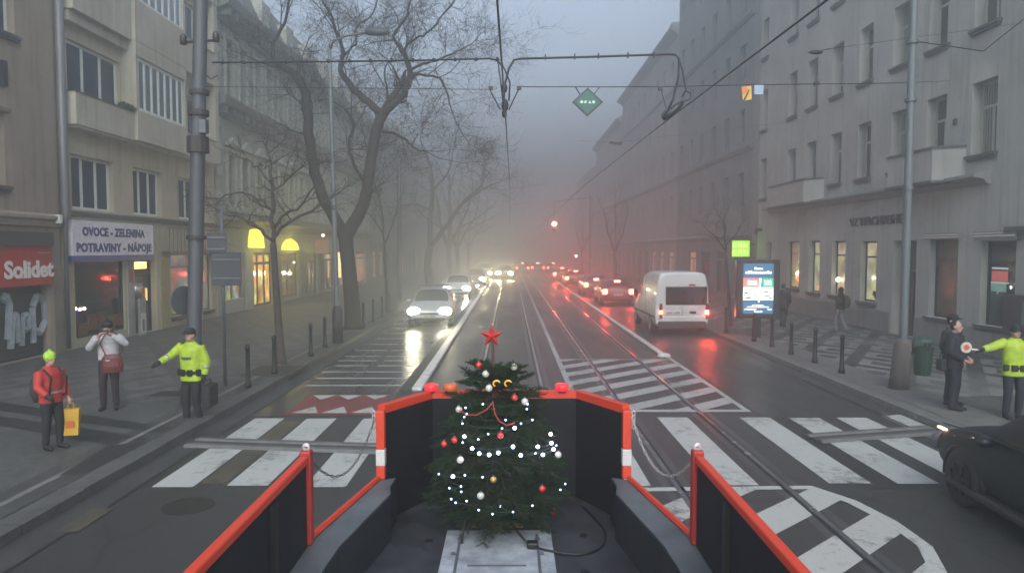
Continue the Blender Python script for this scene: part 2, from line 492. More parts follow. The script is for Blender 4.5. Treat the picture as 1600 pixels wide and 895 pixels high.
GLASS_BLUE = mat('window glass blue', (0.035,0.05,0.085), 0.08, spec=0.45, var=0.35, vscale=0.5)
WHITEFRAME = mat('white window frame', (0.74,0.77,0.72), 0.5, var=0.12, vscale=5)
CREAMFRAME = mat('cream window frame', (0.46,0.45,0.36), 0.5, var=0.15, vscale=5)
DARKFRAME = mat('dark shop frame', (0.035,0.035,0.04), 0.4)
BARK = mat('dark bark', (0.03,0.024,0.019), 0.85, var=0.4, vscale=6, bump=0.6, bscale=25)
TWIG = mat('twigs', (0.05,0.04,0.03), 0.85, var=0.35, vscale=2)
SKIN = mat('skin', (0.42,0.25,0.19), 0.55)
TYRE = mat('tyre', (0.018,0.018,0.018), 0.75)
RIM = mat('rim', (0.35,0.36,0.38), 0.35, 0.8)
CARGLASS = mat('car glass', (0.02,0.024,0.028), 0.04, spec=0.8)
HAZE_D = 0.0215
# ================================================================== SETTING
KL, KR = -5.3, 7.38           # kerb faces
XL, XR = -13.1, 13.6          # facade planes
FAR = 230.0
struct('ground', MB().quad((-90,-28,-0.02),(90,-28,-0.02),(90,FAR,-0.02),(-90,FAR,-0.02)), mat('far ground',(0.08,0.08,0.08),0.9))
def strip(x0,x1,y0,y1,z,mb=None,step=None):
    mb = mb or MB()
    return mb.quad((x0,y0,z),(x1,y0,z),(x1,y1,z),(x0,y1,z))
struct('road', strip(KL,KR,-26,FAR,0.0), ASPHALT)
# pavements: raised slabs, plain near the camera and patterned in the middle
pl = MB().box(-13.1,KL-0.32,-26,FAR,-0.02,0.12)
struct('pavement', pl, PAVE_L)
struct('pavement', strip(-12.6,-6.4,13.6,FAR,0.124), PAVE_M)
pr = MB().box(KR+0.32,13.6,-26,FAR,-0.02,0.12)
struct('pavement', pr, PAVE_L)
struct('pavement', strip(8.75,13.2,14.2,60,0.124), PAVE_R)
# kerb stones, one by one lengths with open joints
def kerbs(xa,xb):
    mb=MB(); y=-20.0
    while y<140:
        L=random.uniform(0.8,1.15)
        h=0.128+random.uniform(-0.006,0.006)
        mb.box(xa+random.uniform(-.008,.008),xb,y+0.008,y+L-0.008,-0.01,h); y+=L
    mb.box(xa,xb,140,FAR,-0.01,0.128)
    return mb
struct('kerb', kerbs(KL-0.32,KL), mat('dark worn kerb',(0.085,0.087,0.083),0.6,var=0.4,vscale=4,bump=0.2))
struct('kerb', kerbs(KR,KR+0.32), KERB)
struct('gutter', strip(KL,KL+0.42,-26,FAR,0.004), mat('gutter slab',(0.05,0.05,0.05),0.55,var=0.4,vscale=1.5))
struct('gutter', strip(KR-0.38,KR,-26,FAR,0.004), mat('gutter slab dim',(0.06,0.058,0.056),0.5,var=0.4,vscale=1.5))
g=MB(); 
for (a,b,x0,x1) in ((KL+0.42,KL+0.46,-26,FAR),(KR-0.43,KR-0.38,-26,FAR)): strip(a,b,x0,x1,0.008,g)
struct('road_seam', g, DARKTAR)
# smooth guiding strips across the left pavement (they follow the paving joints seen there)
gs=MB()
def gpoly(mb,pts,z): mb.poly([tuple(on_ground(px,py,z)) for px,py in pts])
gpoly(gs,[(-40,622),(-40,635),(250,676),(286,668),(258,666)],0.128)
gpoly(gs,[(-40,644),(-40,657),(170,694),(232,688),(225,682)],0.128)
gpoly(gs,[(232,689),(170,695),(92,742),(128,740)],0.1325)
struct('pavement_strip', gs, mat('smooth paving',(0.026,0.027,0.026),0.55,var=0.3,vscale=3))
# rough strip of pale granite beside the kerb
struct('pavement_edge', strip(KL-0.70,KL-0.60,-20,90,0.132), mat('pale kerb line',(0.17,0.172,0.165),.6,var=.35,vscale=4))
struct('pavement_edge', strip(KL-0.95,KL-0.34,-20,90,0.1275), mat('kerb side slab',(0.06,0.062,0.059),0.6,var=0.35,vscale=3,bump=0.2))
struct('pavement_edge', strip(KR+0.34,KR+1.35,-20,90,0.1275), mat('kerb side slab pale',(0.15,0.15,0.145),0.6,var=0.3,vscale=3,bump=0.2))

# ---------------- tram tracks
def rail(xc):
    mb=MB().box(xc-0.034,xc+0.034,-24,FAR,-0.015,0.012)
    o=struct('tram_rail',mb,STEEL)
    s=1 if xc in (INNER) else -1
    gv=strip(xc+(0.036 if s>0 else -0.036-0.045),xc+(0.036+0.045 if s>0 else -0.036),-24,FAR,0.006)
    struct('rail_groove',gv,GROOVE)
    sl=MB(); strip(xc-0.19,xc-0.085,-24,FAR,0.003,sl); strip(xc+0.085,xc+0.19,-24,FAR,0.003,sl)
    struct('rail_bed',sl,mat('rail sealing',(0.06,0.06,0.062),0.4,var=0.4,vscale=1.2))
INNER=(-0.717+0.0,2.9-0.717)
for xc in (-0.717,0.717,2.183,3.617): rail(xc)

# ---------------- painted markings
def zebra(xs,y0,y1,wd=0.54):
    mb=MB()
    for x in xs: strip(x-wd/2,x+wd/2,y0+random.uniform(-.04,.04),y1+random.uniform(-.04,.04),0.005,mb)
    return mb
struct('zebra_crossing', zebra([-4.42,-3.46,-2.42,1.58],9.1,12.8), PAINT)
struct('zebra_crossing', zebra([3.0,4.52,5.42,6.3],9.15,12.85,0.56).quad((6.93,10.4,.005),(7.35,10.9,.005),(7.35,13.1,.005),(6.93,12.95,.005)), PAINT)
def clip(poly,n,c):
    """keep n.p <= c"""
    out=[]
    for i in range(len(poly)):
        a,b=poly[i],poly[(i+1)%len(poly)]
        da=n[0]*a[0]+n[1]*a[1]-c; db=n[0]*b[0]+n[1]*b[1]-c
        if da<=0: out.append(a)
        if da*db<0:
            t=da/(da-db); out.append((a[0]+t*(b[0]-a[0]),a[1]+t*(b[1]-a[1])))
    return out
def hatch(poly,slope,period,wd,phase,z):
    mb=MB()
    n=(-slope,1.0)
    for k in range(-20,60):
        c0=phase+k*period
        p=clip(poly,n,c0+wd)
        if len(p)>2: p=clip(p,(slope,-1.0),-c0)
        if len(p)>2: mb.poly([(x,y,z) for x,y in p])
    return mb
struct('hatched_marking', hatch([(1.42,13.5),(4.5,13.5),(4.5,19.7),(1.42,19.7)],0.85,1.12,0.52,0.2,0.005), PAINT_OLD)
ln=MB()
strip(1.29,1.42,13.4,150,0.006,ln)
strip(4.50,4.62,13.3,20.2,0.006,ln)
strip(1.42,4.62,13.30,13.5,0.0075,ln)
strip(1.42,4.62,19.7,19.8,0.0075,ln)
struct('road_line', ln, PAINT_OLD)
isl=[(1.45,9.02),(3.96,9.1),(4.28,8.55),(4.42,7.9),(4.42,7.2),(4.2,6.6),(4.0,5.4),(1.45,5.4)]
isl_in=[(1.6,8.88),(3.88,8.97),(4.14,8.47),(4.27,7.86),(4.27,7.22),(4.05,6.63),(3.85,5.4),(1.6,5.4)]
struct('hatched_marking', hatch(isl_in[::1],0.87,1.18,0.6,0.28,0.005), paint_mat('island paint',(0.42,0.42,0.40),(0.085,0.085,0.085),0.78))
il=MB()
for i in range(6):
    a,b,c,d=isl[i],isl[i+1],isl_in[i+1],isl_in[i]
    il.quad((*a,.006),(*d,.006),(*c,.006),(*b,.006))
struct('road_line', il, PAINT)
# row of thin lines across the left lane
tl=MB()
for d in (15.9,16.8,17.7,18.65,19.5,20.3,21.5,22.9,24.4,25.9,27.6,29.4):
    strip(-4.75+random.uniform(-.1,.1),-3.75+random.uniform(-.05,.1),d,d+0.12,0.005,tl)
    strip(-3.6+random.uniform(-.08,.08),-2.32,d,d+0.12,0.005,tl)
struct('rumble_lines', tl, PAINT)
# red panel with white shark teeth
struct('red_road_panel', MB().poly([(-4.22,13.2,.005),(-2.5,13.15,.005),(-2.56,14.95,.005),(-4.3,14.9,.005)]), RED_PAINT)
tt=MB()
for i in range(3):
    x=-4.15+i*0.56
    tt.poly([(x,13.24,.009),(x+.5,13.22,.009),(x+.3,13.78,.009)])
    tt.poly([(x-.05,14.86,.009),(x+.24,14.42,.009),(x+.44,14.86,.009)])
struct('shark_teeth_marking', tt, PAINT)
struct('road_seam', strip(-4.3,-2.45,13.05,13.14,0.009), RED_PAINT)
# ochre stains of old temporary lines
st=MB()
strip(-4.12,-3.78,9.2,12.6,0.004,st); strip(-5.0,-4.75,7.6,8.3,0.009,st)
struct('road_stain', st, paint_mat('old ochre line',(0.085,0.074,0.045),(0.04,0.04,0.039),0.95))
pt=MB(); strip(-2.0,-0.95,16,140,0.0035,pt); strip(4.7,5.4,9,40,0.0035,pt)
struct('road_patch', pt, asphalt_mat('asphalt patch',(0.027,0.027,0.028),(0.32,0.55)))
wl_=MB(); strip(-4.88,-2.46,13.0,75,0.0025,wl_); struct('wet_lane', wl_, asphalt_mat('wet asphalt',(0.036,0.036,0.0355),(0.16,0.38)))
mh=MB().lathe([(0.30,0.0),(0.30,0.007),(0.26,0.007)],c=(-3.9,8.4,0),n=24)
struct('manhole_cover', mh, mat('cast iron cover',(0.05,0.045,0.042),0.5,0.6,var=0.4,vscale=12))
struct('manhole_cover', MB().box(-7.35,-6.75,14.2,14.75,0.12,0.131), MATS['cast iron cover'])
# raised separators beside the tracks
def separator(xa,xb,y0):
    r=thing('lane_separator','',None,(0,0,0))
    return r
sp=thing('lane_separator','long white raised separator on the left of the tracks, with a dark strip along one side','separator',(-2.05,15.3,0))
mb=MB(); y=15.3
while y<150:
    mb.rbox(-2.16,-1.93,y,y+1.18,0.0,0.085,0.03); y+=1.2
mb.build('block',SEP,sp)
MB().box(-2.42,-2.165,15.3,150,-0.01,0.03).build('edge_strip',SEPDARK,sp)  # low dark strip along the left side of the blocks
sp=thing('lane_separator','white raised separator on the right of the tracks, ending at the hatched marking','separator',(4.45,20.4,0))
mb=MB(); y=20.4
while y<150:
    mb.rbox(4.37,4.55,y,y+1.18,0.0,0.08,0.03); y+=1.2
mb.build('block',SEP,sp)
MB().lathe([(0.2,0),(0.19,0.06),(0.1,0.1)],c=(4.47,20.3,0),n=14).build('end_cap',SEP,sp,smooth=True)
# rubber cable ramps over the zebra crossings
def ramp(label,a,b):
    a,b=Vector(a),Vector(b); d=(b-a).normalized(); nrm=Vector((-d.y,d.x,0))
    r=thing('cable_ramp',label,'cable ramp',tuple(a))
    for s in (-1,1):
        m=MB(); c=nrm*0.16*s
        m.prism([a+c+nrm*(-.09)+Vector((0,0,.002)),a+c+nrm*.09+Vector((0,0,.002)),a+c+nrm*.05+Vector((0,0,.045)),a+c-nrm*.05+Vector((0,0,.045))],b-a)
        m.build('rail_strip',mat('pale rubber strip',(0.12,0.12,0.117),0.6,var=0.3,vscale=4),r,fixn=True)
    m=MB(); m.prism([a-nrm*.08+Vector((0,0,.002)),a+nrm*.08+Vector((0,0,.002)),a+nrm*.08+Vector((0,0,.02)),a-nrm*.08+Vector((0,0,.02))],b-a)
    m.build('channel',mat('dark rubber channel',(0.05,0.05,0.05),0.6),r,fixn=True)
ramp('grey double cable ramp across the left half of the zebra crossing',(-5.1,11.15,.005),(-1.75,10.75,.005))
ramp('grey double cable ramp across the right half of the zebra crossing',(4.95,11.35,.005),(7.3,11.9,.005))
# ================================================================== BUILDINGS
def fb(mb,s,xp,o0,o1,y0,y1,z0,z1):
    return mb.box(xp+s*o0,xp+s*o1,y0,y1,z0,z1)
def wall(s,xp,y0,y1,z0,z1,holes,depth=0.3,back=9.0,cap=True):
    mb=MB()
    ys=sorted(set([y0,y1]+[h[0] for h in holes]+[h[1] for h in holes])); ys=[y for y in ys if y0<=y<=y1]
    zs=sorted(set([z0,z1]+[h[2] for h in holes]+[h[3] for h in holes])); zs=[z for z in zs if z0<=z<=z1]
    inside=lambda y,z: any(h[0]<y<h[1] and h[2]<z<h[3] for h in holes)
    for i in range(len(ys)-1):
        for j in range(len(zs)-1):
            if inside((ys[i]+ys[i+1])/2,(zs[j]+zs[j+1])/2): continue
            a,b,c,d=(xp,ys[i],zs[j]),(xp,ys[i+1],zs[j]),(xp,ys[i+1],zs[j+1]),(xp,ys[i],zs[j+1])
            mb.quad(a,b,c,d) if s>0 else mb.quad(d,c,b,a)
    xi=xp-s*depth
    for (ya,yb,za,zb) in holes:
        mb.quad((xp,ya,za),(xp,yb,za),(xi,yb,za),(xi,ya,za)); mb.quad((xp,ya,zb),(xi,ya,zb),(xi,yb,zb),(xp,yb,zb))
        mb.quad((xp,ya,za),(xi,ya,za),(xi,ya,zb),(xp,ya,zb)); mb.quad((xp,yb,za),(xp,yb,zb),(xi,yb,zb),(xi,yb,za))
    xb=xp-s*back
    mb.quad((xp,y0,z0),(xb,y0,z0),(xb,y0,z1),(xp,y0,z1)); mb.quad((xp,y1,z0),(xp,y1,z1),(xb,y1,z1),(xb,y1,z0))
    mb.quad((xb,y0,z0),(xb,y1,z0),(xb,y1,z1),(xb,y0,z1))
    if cap: mb.quad((xp,y0,z1),(xb,y0,z1),(xb,y1,z1),(xp,y1,z1))
    return mb
def window(root,s,xp,ya,yb,za,zb,recess=0.22,mull=1,transom=0.68,fm=None,pm=None,sill=True,sillm=None,fw=0.07,name='window',label=None,curtain=None):
    fm=fm or WHITEFRAME; pm=pm or GLASS
    o1=-recess; t=0.06
    m=MB()
    fb(m,s,xp,o1-t,o1,ya,ya+fw,za,zb); fb(m,s,xp,o1-t,o1,yb-fw,yb,za,zb)
    fb(m,s,xp,o1-t,o1-.003,ya+fw,yb-fw,za,za+fw); fb(m,s,xp,o1-t,o1-.003,ya+fw,yb-fw,zb-fw,zb)
    for k in range(mull):
        yc=ya+(yb-ya)*(k+1)/(mull+1)
        top=zb-fw if not transom else za+(zb-za)*transom
        fb(m,s,xp,o1-t,o1+.004,yc-fw*.5,yc+fw*.5,za+fw,zb-fw if mull>1 else top)
    if transom:
        zc=za+(zb-za)*transom
        fb(m,s,xp,o1-t,o1+.008,ya+fw,yb-fw,zc-fw*.5,zc+fw*.5)
    wo=m.build(name,fm,root)
    if label: wo['label']=label
    p=MB(); fb(p,s,xp,o1-.05,o1-.035,ya+.01,yb-.01,za+.01,zb-.01)
    p.build('pane',pm,wo)
    if curtain:
        c=MB(); n=9
        for k in range(n):
            y0=ya+.06+(yb-ya-.12)*k/n; y1=y0+(yb-ya-.12)/n*.55
            fb(c,s,xp,o1-.03,o1-.012,y0,y1,zb-(zb-za)*curtain,zb-.08)
        c.build('blind',mat('pale blind',(0.3,0.3,0.27),0.8),wo)
    if sill:
        q=MB(); fb(q,s,xp,-.02,.13,ya-.1,yb+.1,za-.09,za-.004); fb(q,s,xp,-.02,.09,ya-.06,yb+.06,za-.17,za-.093)
        q.build('sill',sillm or mat('dark sill',(0.10,0.095,0.09),0.6,var=0.3,vscale=4),wo)
    return wo
def profile(root,s,xp,y0,y1,prof,m,name='cornice'):
    """moulding: prof is [(out,z)...] closed by the wall"""
    pts=[(xp+s*o,y0,z) for o,z in prof]
    return MB().prism(pts,(0,y1-y0,0)).build(name,m,root,fixn=True)
def plate(root,s,xp,o,ya,yb,za,zb,th,m,name):
    q=MB(); fb(q,s,xp,o,o+th,ya,yb,za,zb)
    return q.build(name,m,root)
def Y(px,x): return on_x(px,390,x).y

BROWN=plaster('brown plaster',(0.37,0.305,0.245),.45)
CREAM=plaster('cream plaster',(0.56,0.5,0.37),.4)
CREAM2=plaster('cream plaster weathered',(0.54,0.505,0.405),.45,1.1)
GREENG=plaster('grey green plaster',(0.40,0.415,0.345),.5,1.0)
GREENT=mat('grey green trim',(0.46,0.47,0.41),0.85,var=0.3,vscale=2)
GREENB=mat('grey brown stucco',(0.22,0.215,0.185),0.85,var=0.3,vscale=2)
PALEG=plaster('pale grey plaster',(0.47,0.465,0.43),.4,.5)
PALEB=plaster('grey plinth plaster',(0.29,0.285,0.265),.55)
STONE=mat('pale stone',(0.27,0.265,0.24),0.8,var=0.2,vscale=2)
ROOFM=mat('roof tiles dark',(0.16,0.155,0.15),0.8,var=0.3,vscale=4)

# ---- left, first: brown house with the red shop sign
b=thing('apartment_building','brown plastered house with the red Solidet shop sign and a graffiti covered shutter','building',(XL,14,0))
s=1
bh=[(17.95,18.98,8.72,10.6),(17.2,18.45,4.75,6.6),(14.2,15.5,4.75,6.6),(14.2,15.5,8.72,10.6),(16.4,20.05,0.12,3.55),(11,12.3,4.75,6.6),(11,12.3,8.72,10.6),(17.95,18.98,12.4,14.2)]
wall(s,XL,8,20.58,0,17.5,bh,0.35).build('wall',BROWN,b)
for (ya,yb,za,zb) in bh:
    if za<1: continue
    window(b,s,XL,ya,yb,za,zb,recess=0.2,fm=WHITEFRAME,pm=GLASS_BLUE)
    profile(b,s,XL,ya-.12,yb+.12,[(0,zb+.05),(.1,zb+.05),(.14,zb+.15),(0,zb+.18)],BROWN,'lintel')
profile(b,s,XL,8,20.5,[(0,3.72),(.1,3.75),(.12,3.9),(.2,3.96),(.2,4.04),(0,4.12)],BROWN)
m=MB(); fb(m,s,XL,-.02,.22,16.3,19.95,3.2,3.58); m.build('awning_box',mat('dark awning box',(0.06,0.06,0.055),0.6),b)
sg=plate(b,s,XL,-.05,16.4,20.0,2.13,3.19,.17,mat('red sign board',(0.42,0.018,0.018),0.4,var=0.25,vscale=1.2),'shop_sign')
text_mesh('Solidet',0.62,frame_matrix((XL+.125,Y(6,XL+.13),2.36),(0,1,0),(0,0,1)),0.008,0.022,fit=Y(83,XL+.13)-Y(6,XL+.13),mat_=mat('white lettering',(0.85,0.82,0.8),0.5),parent=sg)
# serifs under and over the straight letters
m=MB()
for px in (34,41,66): 
    yy=Y(px,XL+.13); fb(m,s,XL,.121,.131,yy-.07,yy+.07,2.345,2.375)
m.build('lettering',MATS['white lettering'],sg)
m=MB(); fb(m,s,XL,.121,.13,Y(58,XL+.13),Y(78,XL+.13),3.0,3.03); m.build('lettering',mat('faint lettering',(0.5,0.3,0.3),0.5),sg)
m=MB()
k=0; z=0.16
while z<2.1:
    fb(m,s,XL,-.25-(.0 if k%2 else .02),-.22,16.42,19.98,z,z+.085); z+=.09; k+=1
sh=m.build('roller_shutter',mat('dark shutter',(0.05,0.052,0.055),0.5,var=0.3,vscale=2),b)
# graffiti on the shutter: fat pale letters
gr=MB()
def stroke(pts,wd):
    for i in range(len(pts)-1):
        a,bb=pts[i],pts[i+1]
        gr.tube([(XL-.215+.004*(i%3),a[0],a[1]),(XL-.215+.004*(i%3),bb[0],bb[1])],wd,n=6)
gx=lambda px,py: (on_x(px,py,XL-.2).y, on_x(px,py,XL-.2).z)
for path in ([(2,470),(8,460),(14,475),(12,530)],[(16,545),(18,500),(24,490),(27,535)],[(33,540),(34,495),(42,492),(44,512),(36,516)],[(52,535),(50,480),(57,462),(68,470),(70,500),(62,520),(52,515)]):
    stroke([gx(*p) for p in path],0.11)
gr.build('graffiti',mat('silver grey spray',(0.36,0.41,0.44),0.6,var=0.45,vscale=2.5),sh)
m=MB(); fb(m,s,XL,-.02,.1,20.06,20.52,0.1,2.55); m.build('pier',mat('sandstone pier',(0.25,0.21,0.16),0.8,var=0.3,vscale=2),b)
m=MB(); fb(m,s,XL,0,.12,18.35,18.5,7.3,7.95); m.build('wall_lamp',mat('dark wall lamp',(0.03,0.025,0.04),0.5),b)
m=MB(); fb(m,s,XL,0,.25,20.2,20.32,3.85,4.1); m.build('camera_box',WHITEFRAME,b)
dp=MB().tube([(XL+.14,20.62,17.4),(XL+.14,20.62,4.5),(XL+.2,20.62,4.15),(XL+.14,20.6,3.9),(XL+.14,20.6,.2)],[.13,.13,.13,.06,.06],n=12)
dp.build('downpipe',mat('zinc pipe',(0.2,0.2,0.21),0.5,0.4,var=0.4,vscale=2,streak=True),b,smooth=True)

# ---- left, second: cream house with the grocery
b=thing('apartment_building','cream house with projecting glazed bays above the OVOCE - ZELENINA grocery','building',(XL,26,0))
y0,y1=20.72,31.4
shop=[(21.2,23.95,0.4,2.72),(24.55,26.1,0.12,2.72),(27.2,30.9,0.5,2.95)]
f1=[(21.2,23.45,4.32,5.97),(24.65,26.65,4.32,5.97),(28.0,29.8,4.32,5.97)]
up=[(21.15,24.0,7.72,9.35),(28.4,29.9,7.5,9.35),(21.15,24.0,11.5,13.1),(28.4,29.9,11.4,13.1)]
wall(s,XL,y0,y1,0,15.6,shop+f1+up,0.32).build('wall',CREAM,b)
for h in f1: window(b,s,XL,*h,recess=0.16,mull=2 if h[1]-h[0]>1.9 else 1,transom=0,pm=GLASS_BLUE,fm=WHITEFRAME,sill=False,fw=.09)
for h in up: window(b,s,XL,*h,recess=0.12,mull=2 if h[1]-h[0]>1.9 else 1,transom=0,pm=GLASS_BLUE,fm=WHITEFRAME,sill=False,fw=.09)
profile(b,s,XL,y0,y1,[(0,4.08),(.08,4.1),(.12,4.22),(0,4.27)],mat('weathered ledge',(0.15,0.15,0.13),0.8,var=0.3),'ledge')
bo=.42
bay=MB()
fb(bay,s,XL,.0,bo,20.85,31.1,6.77,7.72); fb(bay,s,XL,.0,bo-.05,20.95,31.0,6.69,6.767)
fb(bay,s,XL,.0,bo+.12,24.05,27.75,6.8,7.8)
fb(bay,s,XL,.0,bo+.12,24.05,27.75,9.62,10.1)
fb(bay,s,XL,.0,bo,20.85,31.1,10.1,11.45)
fb(bay,s,XL,.0,bo*.6,20.9,24.04,9.78,10.097)
fb(bay,s,XL,.0,bo+.12,24.05,27.75,10.12,11.5)
fb(bay,s,XL,.0,bo,20.85,31.1,13.6,15.4)
fb(bay,s,XL,.0,bo+.1,24.05,24.2,7.8,9.62); fb(bay,s,XL,.0,bo+.1,27.62,27.75,7.8,9.62)
fb(bay,s,XL,.0,bo+.1,24.05,24.2,11.5,13.6); fb(bay,s,XL,.0,bo+.1,27.62,27.75,11.5,13.6)
fb(bay,s,XL,.0,bo-.02,30.7,31.08,7.72,10.1); fb(bay,s,XL,.0,bo-.02,30.7,31.08,11.45,13.6)
bay.build('bay',CREAM2,b)
for zz in (7.72,11.45):
    m=MB(); fb(m,s,XL,.0,bo+.03,20.83,24.03,zz,zz+.03); fb(m,s,XL,.0,bo+.03,27.78,30.69,zz,zz+.03); m.build('coping',mat('dark sill',(0.10,0.095,0.09),0.6),b)
window(b,s,XL+bo+.1,24.22,27.6,7.82,9.6,recess=0.05,mull=6,transom=0,sill=False,fw=.1,pm=mat('bright glazing',(0.13,0.16,0.19),0.1,var=0.4,vscale=1),label='band of seven narrow white framed panes in the lower bay')
window(b,s,XL+bo+.1,24.22,27.6,11.52,13.58,recess=0.05,mull=6,transom=0,sill=False,fw=.1,pm=mat('bright glazing upper',(0.2,0.25,0.29),0.1,var=0.4,vscale=1),label='band of narrow white framed panes in the upper bay')
m=MB()
for i in range(26):
    y=random.uniform(23.2,24.0); m.ell((XL+.44+random.uniform(-.05,.1),y,7.78+random.uniform(0,.12)),(.06,.08,.05),6,4)
m.build('window_plants',mat('balcony plants',(0.06,0.08,0.035),0.8,var=0.4),b)
# shop front
sg=plate(b,s,XL,0.0,Y(114,XL+.2),Y(240,XL+.2),2.92,3.98,.2,mat('pale sign board',(0.78,0.8,0.84),0.4,var=0.12,vscale=1.5),'shop_sign')
m=MB(); fb(m,s,XL,.0,.23,Y(114,XL+.2),Y(240,XL+.2),2.74,2.917); m.build('blue_stripe',mat('blue stripe',(0.06,0.09,0.28),0.4),sg)
BL=mat('blue lettering',(0.04,0.06,0.2),0.5)
yy=Y(130,XL+.21); text_mesh('OVOCE - ZELENINA',0.36,frame_matrix((XL+.205,yy,3.53),(0,1,0),(0,0,1)),0.006,0.017,spacing=1.08,fit=Y(227,XL+.21)-yy,mat_=BL,parent=sg)
yy=Y(120,XL+.21); text_mesh('POTRAVINY - NÁPOJE',0.36,frame_matrix((XL+.205,yy,3.04),(0,1,0),(0,0,1)),0.006,0.017,spacing=1.08,fit=Y(237,XL+.21)-yy,mat_=BL,parent=sg)
SHOPGLASS=mat('shop glass',(0.03,0.03,0.03),0.05,spec=0.8)
window(b,s,XL,*shop[0],recess=0.08,mull=0,transom=0,fm=DARKFRAME,pm=SHOPGLASS,sill=False,label='big dark shop window')
for i in range(5):
    y=21.4+i*.5; z=.45+.12*(i%3); m=MB(); fb(m,s,XL,-.079,-.03,y,y+.44,z,z+.4+.1*(i%2)); m.build('fruit_crate',mat('fruit boxes',(0.2,0.09,0.05),0.6,var=0.9,vscale=14),b)
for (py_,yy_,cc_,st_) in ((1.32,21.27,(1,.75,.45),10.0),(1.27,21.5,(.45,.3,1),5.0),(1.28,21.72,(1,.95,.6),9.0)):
    MB().ell((XL-.06,yy_,py_),.05).build('glowing_glint',emit('glowing glint %d'%int(st_*10),cc_,st_),b)  # glowing dots standing in for headlights reflected in the pane
d=window(b,s,XL,*shop[1],recess=0.22,mull=0,transom=0.8,fm=DARKFRAME,pm=SHOPGLASS,sill=False,name='door')
m=MB(); fb(m,s,XL,-.2,-.1,24.75,25.6,2.42,2.66); m.build('door_lamp',emit('warm door light',(1,.72,.2),3.0),d)
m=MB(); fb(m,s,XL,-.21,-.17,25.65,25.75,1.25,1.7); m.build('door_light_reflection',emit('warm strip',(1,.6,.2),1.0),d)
m=MB(); fb(m,s,XL,.0,.04,24.06,24.5,.12,2.72); m.build('door_pier',mat('white pier',(0.42,0.41,0.39),0.6,var=0.2),b)
m=MB(); fb(m,s,XL,.045,.055,24.15,24.4,1.98,2.42); m.build('poster',mat('red poster',(0.35,0.04,0.05),0.5),b)
wv=window(b,s,XL,*shop[2],recess=0.12,mull=1,transom=0.78,fm=DARKFRAME,pm=interior('shop glass lit dim',(.8,.75,.55),.35,cells=4),sill=True)
m=MB(); fb(m,s,XL,-.1,-.09,29.6,30.4,1.75,2.2); m.build('window_lights',emit('red shop light',(1,.12,.08),0.8),wv)
m=MB(); fb(m,s,XL,0,.05,26.35,27.05,.12,2.7); m.build('yellow_panel',mat('yellowish wall panel',(0.38,0.34,0.16),0.7,var=0.15),b)
m=MB(); fb(m,s,XL,0.02,.3,26.5,30.9,2.97,3.03)
for i in range(14): fb(m,s,XL,.26,.285,26.6+i*.31,26.62+i*.31,3.03,3.9)
fb(m,s,XL,.25,.29,26.5,30.9,3.9,3.94); m.build('railing',GALV,b)
ab=thing('advert_board','narrow white advertising board leaning by the grocery door','sign board',(-12.75,24.3,.12))
MB().obox((-12.75,24.35,.78),(.04,0.0,0.02),(0,.2,0),(.0,0,.64)).build('board',mat('grey board print',(0.28,0.28,0.27),0.5,var=0.4,vscale=5),ab)
MB().obox((-12.705,24.35,.55),(.005,0,0),(0,.17,0),(0,0,.36)).build('print',mat('white board print',(0.55,0.55,0.53),0.5),ab)
MB().obox((-12.697,24.33,.5),(.005,0,0),(0,.05,0),(0,0,.2)).build('dark_print',DARKFRAME,ab)

# ---- left, third: ornate grey green house with lit shops
b=thing('apartment_building','ornate grey green house with stacked cornices and yellow lit shop arches','building',(XL,45,0))
y0,y1=31.5,66
holes=[]; 
wy=[]
y=32.9
k=0
while y<65:
    wy.append((y,y+.85)); y+=1.68 if k%2==0 else 2.0; k+=1
for ya,yb in wy:
    holes+= [(ya,yb,5.2,7.5),(ya,yb,10.25,12.7)]
shops=[(32.3,34.6,.2,2.9),(35.9,38.9,.12,2.95),(40.2,43.6,.3,2.9),(45.0,48.0,.12,2.9),(49.5,52.5,.2,2.9),(54.5,58,.2,2.9),(60,64,.2,2.9)]
wall(s,XL,y0,y1,0,14.3,holes+shops,0.3).build('wall',GREENG,b)
for i,h in enumerate(holes):
    window(b,s,XL,*h,recess=0.2,mull=1,transom=.62,fm=mat('dull window frame',(0.2,0.21,0.19),0.6),pm=mat('dull glass',(0.02,0.023,0.024),0.12),sill=False,fw=.08)
for (ya,yb) in wy:
    for (za,zb) in ((5.2,7.5),(10.25,12.7)):
        sur=MB(); fb(sur,s,XL,0,.09,ya-.2,ya-.02,za-.25,zb+.1); fb(sur,s,XL,0,.09,yb+.02,yb+.2,za-.25,zb+.1)
        fb(sur,s,XL,0,.12,ya-.25,yb+.25,zb+.103,zb+.28); fb(sur,s,XL,0,.18,ya-.25,yb+.25,za-.32,za-.253); fb(sur,s,XL,0,.05,ya-.2,yb+.2,za-.2501,za-.02); sur.build('window_surround',GREENT,b)
    ped=MB().prism([(XL,ya-.3,7.9),(XL,yb+.3,7.9),(XL,(ya+yb)/2,8.35)],(.22,0,0)); ped.build('pediment',GREENT,b,fixn=True)
profile(b,s,XL,y0,y1,[(0,4.1),(.12,4.15),(.2,4.35),(.42,4.45),(.42,4.55),(0,4.65)],GREENB)
profile(b,s,XL,y0,y1,[(0,9.05),(.1,9.1),(.15,9.45),(.5,9.6),(.6,9.85),(.6,9.95),(0,10.05)],GREENB)
profile(b,s,XL,y0,y1,[(0,13.3),(.15,13.4),(.2,13.7),(.75,13.9),(.85,14.2),(.85,14.3),(0,14.4)],GREENB)
y=y0+.3
while y<y1:
    for (o_,za,zb) in ((.45,9.2,9.5),(.68,13.5,13.82)):
        br=MB(); fb(br,s,XL,.02,o_,y,y+.2,za,zb); br.build('bracket',GREENB,b)
    y+=.85
